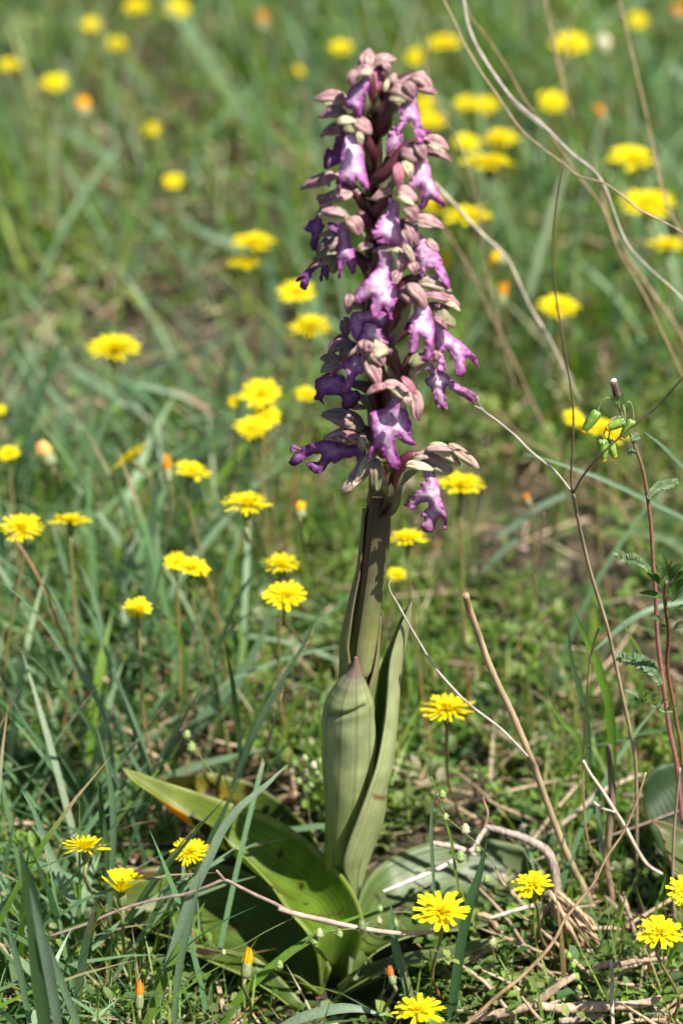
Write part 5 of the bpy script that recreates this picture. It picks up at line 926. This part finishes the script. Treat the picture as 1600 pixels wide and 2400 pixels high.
single('wide soft blue-green blade slanting up to the starry flower', seq([(650, 1400), (610, 1500), (560, 1590), (480, 1680), (400, 1760), (330, 1830), (280, 1880)]), .16, .12, 30, T1, fold=.15)
single('long pale blade lying slantwise at left behind the leaf tip', seq([(640, 1750), (560, 1770), (480, 1790), (380, 1830), (300, 1900), (180, 1990), (60, 2050)]), .1, .1, 22, T2, fold=.15)
single('curved blade with a brown tip among the small left flowers', seq([(360, 1412), (385, 1445), (415, 1480), (432, 1540), (430, 1610), (420, 1700)]), .12, .12, 10, F2)
tuft('broad pale blade arching over the big leaf with darker ones beneath', [
    (seq([(675, 1792), (652, 1812), (629, 1835), (593, 1865), (557, 1897), (521, 1946), (500, 1990), (477, 2040), (445, 2110), (420, 2180), (396, 2260), (375, 2340), (360, 2420)]), -.03, -.06, 22, T4),
    (seq([(470, 2050), (455, 2120), (440, 2180), (425, 2240), (415, 2310), (408, 2400)]), -.065, -.07, 18, T2),
    (seq([(462, 2052), (420, 2075), (380, 2110), (350, 2170), (322, 2230), (303, 2290), (290, 2380)]), -.03, -.04, 14, T3)])
tuft('blurred broad dark blades closest to the lens at lower left', [
    (seq([(46, 1990), (60, 2040), (72, 2090), (82, 2160), (88, 2240), (96, 2330), (110, 2440)]), -.14, -.12, 40, T3),
    (seq([(70, 2080), (90, 2160), (110, 2250), (125, 2330), (140, 2430)]), -.15, -.13, 26, T4),
    (seq([(96, 2170), (125, 2250), (155, 2330), (190, 2420)]), -.13, -.12, 18, T2),
    (seq([(10, 2120), (30, 2210), (50, 2290), (70, 2400)]), -.12, -.11, 16, T2)])
tuft('broad striped blade leaning at the lower left edge', [(seq([(50, 1850), (80, 1900), (105, 1970), (135, 2040), (165, 2100), (190, 2170), (205, 2260), (212, 2350), (215, 2440)]), .0, -.04, 24, [T3, T1, T4, T1, T3, T4]), (seq([(188, 1850), (187, 1930), (187, 2020), (188, 2110), (184, 2200), (182, 2330)]), -.03, -.03, 6, F1), (seq([(35, 1915), (20, 1990), (0, 2080), (-20, 2140)]), .0, .0, 12, T1), (seq([(0, 2040), (20, 2080), (5, 2150), (-10, 2240)]), -.02, -.03, 12, T2)])
single('dark green blade standing before the right leaf', seq([(1142, 1965), (1132, 2005), (1125, 2039), (1114, 2075), (1102, 2108), (1090, 2160), (1079, 2217), (1070, 2280), (1062, 2338), (1058, 2400)]), -.05, -.06, 24, (.06, .13, .05))
single('teal blade at the foot of the orchid with a thin tip', seq([(915, 2112), (919, 2160), (924, 2206), (935, 2250), (947, 2286), (958, 2330), (968, 2400)]), -.045, -.055, 22, T1)
tuft('two slim upright blades in front of the right leaf', [(seq([(1021, 1850), (1013, 1890), (1010, 1936), (1011, 1980), (1013, 2022), (1018, 2100)]), -.03, -.03, 9, T2), (seq([(1033, 1884), (1044, 1925), (1056, 1965), (1064, 2020), (1075, 2090)]), -.03, -.03, 7, F1)])
single('grey-green blade bowing along the bottom edge', seq([(900, 2380), (850, 2366), (800, 2363), (750, 2372), (700, 2388), (650, 2415)]), -.07, -.07, 26, T4)
tuft('bright green backlit blade with darker companions at right', [
    (seq([(1346, 1431), (1362, 1475), (1381, 1516), (1398, 1555), (1412, 1600), (1424, 1640), (1431, 1700), (1434, 1765), (1436, 1830)]), .02, .03, 22, [(.09, .17, .05), (.14, .27, .03), (.12, .24, .03), (.14, .28, .03)]),
    (seq([(1331, 1450), (1335, 1530), (1352, 1600), (1368, 1660), (1378, 1740), (1382, 1820)]), .05, .05, 15, T3),
    (seq([(1281, 1622), (1300, 1665), (1325, 1700), (1350, 1725), (1362, 1760), (1372, 1830)]), .04, .04, 13, F2)])
single('long teal blade arching across behind the forked twig', seq([(1225, 1062), (1290, 1080), (1344, 1098), (1400, 1118), (1459, 1144), (1536, 1182), (1600, 1213), (1700, 1270)]), .12, .12, 12, T1)
single('teal blade at the right edge pointing up left', seq([(1505, 1010), (1550, 1044), (1600, 1094), (1660, 1160)]), .06, .08, 11, T2)
single('grey folded blade lying between the spike and the forked twig', seq([(1130, 1275), (1183, 1247), (1220, 1220), (1260, 1190), (1325, 1159)]), .25, .25, 18, T4)
single('pale grey blade end below the folded grey one', seq([(1124, 1345), (1150, 1320), (1180, 1290), (1210, 1265)]), .22, .22, 16, T4)
single('dark teal arching blade passing behind the red groundsel stem', seq([(1385, 1530), (1420, 1500), (1460, 1465), (1510, 1435), (1560, 1418), (1640, 1405)]), .05, .07, 16, T1)
single('narrow dark blade crossing level behind the groundsel foot', seq([(1330, 1752), (1400, 1745), (1450, 1735), (1500, 1720), (1560, 1708), (1592, 1680), (1620, 1640)]), .05, .05, 9, T3)
single('thin bright blade slanting beside the groundsel stem', seq([(1446, 1444), (1470, 1480), (1495, 1520), (1515, 1565), (1540, 1605)]), .03, .04, 7, F1)
single('pale narrow blade low behind the stump at right', seq([(1394, 1855), (1400, 1900), (1405, 1950), (1412, 2010)]), .03, .03, 12, T4)
# soft blades far behind, big enough to be told apart
SG = 'large soft-focus grass blades in the background'
for lab, pp, y, wd, c in [
    ('long pale diagonal blade from the top edge down towards the spike', [(370, -10), (430, 60), (490, 150), (550, 240), (620, 330), (680, 440)], .95, 26, T4),
    ('vertical soft blade rising left of the orchid tip', [(715, -20), (722, 80), (725, 180), (735, 300), (740, 420)], .9, 24, T1),
    ('soft upright blade left of the dark lips', [(632, 560), (640, 660), (650, 760), (655, 880)], .6, 28, T2),
    ('soft blade slanting through the upper left grass', [(100, 280), (200, 330), (300, 400), (400, 490), (480, 560)], .9, 22, T2),
    ('wide soft blade bending down from the middle left', [(160, 400), (240, 470), (320, 540), (420, 600), (560, 640)], .8, 22, T1),
    ('soft blade falling towards the pair of yellow flowers', [(400, 490), (470, 540), (560, 580), (640, 640)], .7, 18, T1),
    ('pale curved blade rising at the far left', [(190, 800), (120, 880), (60, 940), (20, 1010), (0, 1080)], .4, 20, T2),
    ('upright teal blade near the left edge above the pale bud', [(60, 830), (70, 920), (70, 1020), (66, 1120), (60, 1200)], .35, 18, T1),
    ('grey-green blade pointing left above the reddish stalk', [(150, 855), (210, 890), (270, 930), (330, 960)], .4, 22, T1),
    ('blade with a pink tip pointing down right at left', [(540, 1010), (500, 970), (440, 930), (370, 910), (320, 900)], .42, 16, [(.45, .22, .17), (.4, .25, .18), T1, T1]),
    ('soft straight blade from the left meadow up to the wide flower', [(610, 760), (520, 800), (440, 830), (350, 880), (280, 920)], .5, 18, T2),
    ('two-tone brown and green blade rising at the far left', [(0, 760), (10, 830), (15, 900), (5, 980)], .45, 14, (.3, .26, .17)),
    ('soft blade leaning right in the upper right corner', [(1560, 145), (1590, 170), (1640, 210), (1700, 270)], .8, 22, T4),
    ('broad soft vertical blade below the orchid lips at left', [(610, 1050), (620, 1120), (640, 1200), (660, 1290)], .35, 22, T1),
    ('broad soft blade in the shade behind the right flower', [(1490, 790), (1465, 850), (1440, 900), (1400, 960)], .5, 20, T4),
    ('soft blade leaning through the top left corner', [(260, 120), (330, 200), (400, 300), (450, 400), (480, 500)], 1.0, 20, T1)]:
    single(lab, [(a, b) for a, b in pp], y, y, wd, c, SG, fold=.15)

# ------------------------------------------------------------------ groundsel
def groundsel():
    pts = seq([(1160, 600), (1185, 700), (1230, 800), (1270, 900), (1320, 1050), (1350, 1230), (1370, 1400), (1385, 1650), (1400, 1850), (1410, 2091)], Q4) + seq([(1440, 500), (1465, 700), (1490, 880), (1525, 1040)], Q6)[1:] + [(1590, 1850), (1598, 1930)]
    Y = -.01; P = [at(u, v, Y + .02 * i / len(pts)) for i, (u, v) in enumerate(pts)]; base = P[-1].copy()
    o = thing('groundsel', base, 'groundsel plant with a red stem and nodding green buds at right', 'wild plant')
    b = MB(base); k = px(P[4], 1); tube(b, P, [2.5 * k, 3.2 * k, 4 * k, 4.6 * k, 5 * k, 5.5 * k, 6 * k, 6 * k, 6 * k], [(.17, .2, .08), (.2, .17, .08), (.26, .12, .09), (.28, .13, .10), (.32, .13, .12), (.34, .12, .13), (.36, .12, .14)], seg=10, n=5, ribs=5, ribamp=.06); b.build('stem', M['stalk'], o)
    for i, (att, a, e, rr) in enumerate([((1165, 640), (1045, 690), (950, 825), 26), ((1180, 680), (1210, 745), (1095, 800), 24), ((1190, 690), (1262, 745), (1185, 862), 26), ((1195, 720), (1075, 862), (1078, 1000), 26), ((1195, 730), (1108, 870), (1150, 972), 24)]):
        att_, a_, e_ = [zz[0] for zz in (seq([att], Q4), seq([a], Q4), seq([e], Q4))]
        A = at(*a_, Y - .004 * (i % 2)); E = at(*e_, Y - .004 * (i % 2)); S = at(*att_, Y); r = k * rr * 1.25 / 2.613
        up_ = Vector((0, 0, .004 + .002 * (i == 2)))
        b = MB(base); tube(b, [S, S.lerp(A, .5) + up_, A.lerp(S, .12) + up_ * .8, A], [1.6 * k, 1.4 * k, 1.6 * k, 2.2 * k], (.22, .27, .13), seg=7, n=5); b.build('bud_stalk', M['stalk'], o)
        b = MB(base); tube(b, [A, A.lerp(E, .1), A.lerp(E, .45), A.lerp(E, .84)], [r * .5, r * 1.0, r * .95, r * .62], [(.20, .32, .09), (.22, .38, .05), (.26, .42, .08)], seg=16, n=4, ribs=8, ribamp=.08)
        bo = b.build('flower_bud', M['stalk'], o)
        b = MB(base); tube(b, [A.lerp(E, .8), A.lerp(E, .92), E], [r * .6, r * .66, r * .4], [(.5, .4, .05), (.75, .52, .03), (.7, .45, .03)], seg=10, n=3, rough=.12); b.build('floret_tip', M['petal'], bo)
        b = MB(base)
        ax = (E - A).normalized(); s = ax.orthogonal().normalized(); t2 = ax.cross(s)
        for q in range(9):
            an = TAU * q / 9; d = s * math.cos(an) + t2 * math.sin(an); c0 = A + d * r * .95 + ax * (E - A).length * .02
            tube(b, [c0, c0 + ax * r * .5 + d * r * .12], [r * .12, r * .03], (.012, .015, .01), seg=4, n=1)
        b.build('bract_tips', M['stalk'], bo)
    # spent seed head at the top
    A = at(*seq([(1172, 600)], Q4)[0], Y); E = at(*seq([(1140, 500)], Q4)[0], Y); b = MB(base); ax = (E - A).normalized(); s = ax.orthogonal().normalized(); t2 = ax.cross(s); r = k * 24 / 2.613
    sh = MB(base); tube(sh, [A, A.lerp(E, .12), A.lerp(E, .6), A.lerp(E, .96)], [r * .6, r, r * .8, r * .85], (.32, .26, .17), seg=12, n=3); so = sh.build('seed_head', M['dry'], o)
    for q in range(13):
        an = TAU * q / 13; d = s * math.cos(an) + t2 * math.sin(an); tube(b, [A + d * r * 1.25 - ax * r * .25, A.lerp(E, .3) + d * r * .98, A.lerp(E, .95) + d * r * .92], [r * .08, r * .11, r * .05], (.06, .04, .025), seg=4, n=3)
    b.build('bracts', M['dry'], so)
    b = MB(base); tube(b, [E - ax * r * .1, E + ax * r * .25], [r * .8, r * .6], (.75, .73, .7), seg=10, n=1, rough=.15); b.build('seed_down', M['litter'], so)
    # lobed leaves
    for pp, wd in ((seq([(1350, 1225), (1380, 1180), (1420, 1150), (1470, 1135), (1525, 1118)], Q4), 13), (seq([(1365, 1665), (1320, 1620), (1270, 1595), (1210, 1590), (1160, 1550)], Q4), 15), (seq([(855, 1520), (780, 1400), (700, 1320), (600, 1270), (430, 1240)], QV), 20), (seq([(1250, 860), (1270, 850), (1290, 840)], Q4), 10), (seq([(1280, 940), (1250, 935), (1235, 950)], Q4), 8)):
        P = cat_rom([at(u, v, Y + .002 * i) for i, (u, v) in enumerate(pp)], 5); b = MB(base); N = len(P); rr_ = random.Random(int(wd * 7 + pp[0][0]))
        for i in range(N - 1):
            tube(b, [P[i], P[i + 1]], [k * 1.3, k * 1.1], (.17, .24, .08), seg=5, n=1, cap=False)
        for i in range(1, N, 1):
            t = (P[min(i + 1, N - 1)] - P[i - 1]).normalized(); f = math.sin(math.pi * (.1 + .75 * i / N))
            for sgn in (-1, 1):
                d = (t.cross(FWD) * sgn + FWD * rr_.uniform(-.5, .5) + t * .4).normalized()
                ribbon(b, [P[i], P[i] + d * k * wd * .5 * f, P[i] + d * k * wd * f * rr_.uniform(.8, 1.2) + t * k * 3], [k * wd * .5, k * wd * .6, k * wd * .12], (.17 * rr_.uniform(.7, 1.2), .25, .12), n=2)
        b.build('leaf', M['herb'], o)
groundsel()
# ------------------------------------------------------------------ vetch-like plant with leaflets at the right edge, and small broad-leaved plants
def leaflet(b, base, tip, w_, col, up_=None):
    d = tip - base; n0 = (C - base).normalized() * .7 + Vector((0, 0, .7)) if up_ is None else up_; s = d.cross(n0).normalized(); nn = s.cross(d).normalized(); V = []; F = []; Cc = []
    for i in range(7):
        t = i / 6; wf = math.sin(math.pi * (.04 + .93 * t ** .8)) ** .7 * w_ * .5
        for j, xx in enumerate((-1, -.5, 0, .5, 1)):
            V.append(base + d * t + s * wf * xx + nn * (abs(xx) * wf * .35 - d.length * .12 * (2 * t - 1) ** 2)); Cc.append(tuple(c * (1.25 if xx == 0 else 1) for c in col))
    for i in range(6):
        for j in range(4): F.append((i * 5 + j, i * 5 + j + 1, i * 5 + 6 + j, i * 5 + 5 + j))
    b.add(V, F, Cc)
def vetch():
    st = seq([(900, 480), (880, 620), (900, 800), (920, 960), (920, 1100), (905, 1250), (920, 1450), (970, 1700), (1000, 1900), (1040, 2100), (1060, 2350)], QV); Y = -.02; P = [at(u, v, Y + .025 * i / len(st)) for i, (u, v) in enumerate(st)]; base = P[-1].copy(); k = px(P[3], 1)
    o = thing('vetch', base, 'vetch plant with narrow green leaflets and a brown stem at the right edge', 'wild plant')
    b = MB(base); tube(b, P, [4 * k, 5 * k, 5 * k, 4.5 * k, 5 * k], [(.16, .17, .07), (.16, .07, .04), (.2, .08, .05), (.26, .14, .06), (.28, .16, .06)], seg=8, n=5); b.build('stem', M['stalk'], o)
    G = (.07, .14, .035); Gp = (.16, .23, .12)
    for i, (a, e, w_, c) in enumerate([((885, 490), (815, 275), 90, G), ((900, 450), (880, 230), 70, G), ((880, 550), (735, 395), 110, G), ((870, 630), (625, 595), 85, G), ((905, 470), (1060, 290), 100, G), ((915, 500), (1150, 380), 120, G), ((905, 640), (1130, 420), 150, G), ((910, 680), (1150, 560), 120, Gp), ((890, 930), (780, 830), 120, (.07, .13, .06)), ((930, 960), (1150, 900), 110, Gp), ((940, 780), (1100, 720), 90, Gp), ((915, 440), (965, 180), 30, (.2, .12, .05))]):
        A = at(*seq([a], QV)[0], Y - .003 + .001 * i); E = at(*seq([e], QV)[0], Y - .008 + .0015 * (i % 5)); b = MB(base); leaflet(b, A, E, k * w_ / 4.276 * 1.0, c); b.build('leaflet', M['herb'], o)
    sp = seq([(960, 1790), (870, 1790), (800, 1750), (720, 1710), (640, 1670), (520, 1670)], QV); Pp = [at(u, v, Y + .01) for u, v in sp]; b = MB(base); tube(b, Pp, [2 * k, 1.6 * k, 1 * k], (.2, .25, .1), seg=6, n=4); b.build('side_stem', M['stalk'], o)
    for a, e, w_, c in [((650, 1650), (505, 1565), 85, Gp), ((650, 1670), (715, 1600), 80, (.14, .24, .04)), ((600, 1660), (575, 1620), 60, G), ((720, 1700), (810, 1600), 60, Gp), ((740, 1700), (810, 1680), 60, (.14, .24, .04)), ((820, 1740), (890, 1660), 70, Gp), ((700, 1690), (690, 1590), 50, G), ((880, 1780), (1000, 1720), 50, (.12, .2, .05))]:
        b = MB(base); leaflet(b, at(*seq([a], QV)[0], Y + .01), at(*seq([e], QV)[0], Y + .006), k * w_ / 4.276, c); b.build('leaflet', M['herb'], o)
vetch()
def herb(label, cx, cy, n, rad, size, col, seed, Y=None, z=.012, cat='wild plant', round_=.75, group='small broad-leaved plants on the ground'):
    r_ = random.Random(seed); c0 = atz(cx, cy, 0.0); c0.z = gh(c0.x, c0.y); k = px(c0, 1); o = thing('small_herb', c0, label, cat, group)
    for i in range(n):
        a = TAU * i / n * 1.618 * 2; rr = rad * k * r_.uniform(.25, 1); h = z * r_.uniform(.6, 1.5) * (1.2 - .5 * rr / (rad * k))
        p = c0 + Vector((math.cos(a) * rr, math.sin(a) * rr * .9, h)); s = size * k * r_.uniform(.7, 1.2); d = Vector((math.cos(a), math.sin(a), r_.uniform(-.2, .35))) * s
        b = MB(c0); tube(b, [c0, c0.lerp(p, .5) + Vector((0, 0, h * .3)), p], [.0006, .0005, .0004], (.12, .16, .06), seg=4, n=2, cap=False)
        leaflet(b, p, p + d, s * round_, tuple(c * r_.uniform(.75, 1.25) for c in col), Vector((0, -.2, 1))); b.build('leaf', M['herb'], o)
DGc = (.06, .13, .03); MG = (.12, .20, .05); LG = (.20, .27, .09)
for i, (lab, cx, cy, n, rad, size, col) in enumerate([
    ('leafy dark herb between the right leaf and the snapped stalk', 1250, 1880, 16, 60, 26, DGc), ('round-leaved herb behind the woody stem', 1225, 1930, 12, 45, 28, MG), ('low herb under the sharp yellow flower', 1010, 1870, 14, 55, 22, MG),
    ('pale herb in front of the lowest leaf at the bottom', 560, 2350, 16, 60, 24, LG), ('light green herb at the bottom left corner', 150, 2390, 12, 50, 30, MG), ('small clover at the bottom left of centre', 235, 2330, 6, 22, 34, (.08, .16, .07)),
    ('herb with pale leaves beside the orchid stem on the left', 700, 1870, 18, 45, 20, LG), ('bright rounded leaf cluster above the arching leaf', 640, 1800, 8, 36, 44, (.13, .25, .03)), ('dark herb beneath the forked twig foot', 1430, 1990, 14, 60, 26, DGc),
    ('low leaves behind the jointed stalk on the right', 1345, 1960, 14, 50, 26, MG), ('dense little leaves near the lower right corner', 1560, 2330, 12, 50, 30, (.06, .13, .06)), ('small herb under the narrow teal blade', 1010, 2330, 12, 50, 24, MG),
    ('leafy patch at the shaded middle right', 1240, 1640, 16, 60, 26, (.06, .12, .04)), ('pale-leaved patch left of the snapped stalk', 1130, 1780, 16, 60, 24, (.07, .14, .05)), ('herb between the two pairs of left flowers', 480, 1480, 14, 60, 22, MG)]):
    herb(lab, cx, cy, n, rad, size, col, i + 40)
# broad leaf of another orchid at the right edge
ol = MB(); oo = thing('broad_leaf_plant', atz(1640, 2050, 0), 'broad dark leaf rising at the right edge beside thin stalks', 'wild plant')
OBs = OB
leaf('leaf', oo, oo.location, [(1512, 1830, .05), (1506, 1870, .05), (1512, 1920, .045), (1530, 1960, .04), (1560, 2010, .03), (1640, 2060, .02)], [(1545, 1790, .06), (1590, 1790, .06), (1640, 1800, .06), (1680, 1860, .05), (1680, 1960, .04), (1680, 2060, .02)], [(.05, .10, .035), (.06, .11, .03)], (.1, .15, .05), .001, nl=30, nc=16, zone=False)
leaf('leaf', oo, oo.location, [(1525, 1925, .02), (1545, 1950, .018), (1560, 1990, .01), (1580, 2040, .0), (1620, 2080, .0)], [(1530, 1922, .02), (1580, 1935, .02), (1620, 1960, .02), (1660, 2000, .01), (1680, 2060, .0)], (.17, .22, .07), (.35, .25, .15), .003, nl=30, nc=12, zone=False)
# ------------------------------------------------------------------ small hairy seed stalks
def seedstalk(label, path, Y, heads, col=(.17, .2, .07)):
    P = [at(u, v, Y) for u, v in path]; base = P[-1].copy(); k = px(P[0], 1); o = thing('chickweed', base, label, 'wild plant', 'little hairy chickweed stalks')
    b = MB(base); tube(b, P, [1.3 * k, 1.6 * k, 1.8 * k], col, seg=6, n=5); b.build('stem', M['stalk'], o)
    r_ = random.Random(int(path[0][0]))
    for (u, v, r, c) in heads:
        q = at(u, v, Y); b = MB(base); tube(b, [q - UP * r * k * 1.2, q - UP * r * k * .5, q + UP * r * k * .5, q + UP * r * k * 1.3], [r * k * .4, r * k, r * k * .9, r * k * .35], c, seg=10, n=4)
        for _ in range(26):
            d = Vector((r_.gauss(0, 1), r_.gauss(0, 1), r_.gauss(0, 1))).normalized(); tube(b, [q + d * r * k * .9, q + d * r * k * 1.5], [k * .35, k * .1], (.5, .55, .4), seg=3, n=1, cap=False)
        b.build('seed_capsule', M['stalk'], o)
CG = (.20, .28, .08); CP = (.30, .32, .15)
seedstalk('chickweed stalk with round green capsules above the arching leaf', seq([(165, 1400), (220, 1520), (290, 1610), (360, 1710), (430, 1790), (470, 1830)], QM), .03, [(438, 1722, 9, CG), (449, 1752, 11, CG), (441, 1765, 6, CG)])
seedstalk('hairy chickweed capsule on the edge of the back leaf', [(522, 1806), (530, 1830), (540, 1860)], .05, [(523, 1806, 9, CG), (550, 1803, 6, CG)])
seedstalk('blurred chickweed with two pale capsules before the leaf base', [(652, 2266), (700, 2225), (740, 2190), (790, 2180), (846, 2176)], -.08, [(748, 2188, 10, CP), (737, 2206, 9, CG), (795, 2188, 9, CG), (655, 2262, 9, CG), (848, 2170, 11, (.13, .17, .06))])
seedstalk('thin crossing chickweed stem low over the left leaves', [(690, 2150), (620, 2185), (570, 2215), (520, 2235), (470, 2272), (420, 2320), (340, 2390)], -.06, [(524, 2232, 6, CP)])
seedstalk('chickweed with a cream capsule beside the bark piece', [(1010, 1820), (1040, 1905), (1080, 1945), (1120, 1980), (1160, 2030), (1190, 2080)], -.03, [(1090, 1944, 11, (.42, .38, .24)), (1036, 1862, 9, CG), (1043, 1915, 8, CG), (1078, 2008, 12, CG), (1139, 2060, 9, CG), (1118, 1990, 7, CP)])
seedstalk('curved chickweed stem with two green buds right of the stem base', [(965, 2138), (930, 2138), (900, 2146), (875, 2160), (850, 2165)], -.03, [(890, 2130, 7, CG), (925, 2165, 9, CG), (888, 2158, 8, CP)])
seedstalk('small green bud stalk branching from the red flower stalk', [(1112, 1818), (1104, 1836), (1092, 1856), (1088, 1880)], .05, [(1113, 1816, 10, (.22, .25, .1))], (.26, .12, .09))
seedstalk('pale fuzzy chickweed clump left of the swollen sheath', [(700, 1800), (710, 1840), (722, 1890), (728, 1950)], .05, [(690, 1790, 8, CG), (714, 1778, 8, CP), (735, 1795, 9, (.38, .38, .24)), (750, 1785, 7, CG), (742, 1815, 8, CG), (718, 1812, 8, CP), (700, 1830, 8, CG), (728, 1838, 8, CG), (754, 1830, 7, CG)])
seedstalk('yellow-tipped green pods near the lower right stalks', [(1326, 2225), (1338, 2260), (1350, 2290), (1375, 2320), (1392, 2370), (1396, 2420)], -.05, [(1332, 2240, 7, (.2, .34, .03)), (1342, 2262, 7, (.18, .32, .03)), (1350, 2290, 8, (.18, .32, .03)), (1356, 2315, 6, (.3, .34, .03))], (.17, .26, .05))
seedstalk('pale green bud low beside the dead strip', [(1152, 2205), (1156, 2240), (1158, 2290)], -.03, [(1152, 2208, 11, (.3, .33, .14))])
# ------------------------------------------------------------------ stone and drops
def stone(label, u, v, r, col, seed):
    c0 = atz(u, v, .004); k = px(c0, 1); me = bmesh.new(); bmesh.ops.create_icosphere(me, subdivisions=3, radius=r * k)
    b = MB(c0); V = []
    for q in me.verts:
        d = q.co.normalized(); V.append(c0 + Vector((q.co.x * 1.15, q.co.y, q.co.z * .75)) * (1 + .22 * mnoise.noise(d * 1.6 + Vector((seed, 0, 0)))))
    b.add(V, [tuple(x.index for x in f.verts) for f in me.faces], col); me.free(); o = b.build('stone', M['wood']); o.location = c0; tag(o, label, 'stone', 'stones by the dead stems')
stone('grey stone half in shade near the lower right corner', 1515, 2368, 34, (.25, .24, .23), 1)
stone('small dark grey stone behind the stump', 1452, 2140, 22, (.13, .14, .11), 4)
stone('tiny pale stone among twigs right of the stump', 1485, 2145, 12, (.34, .28, .25), 6)
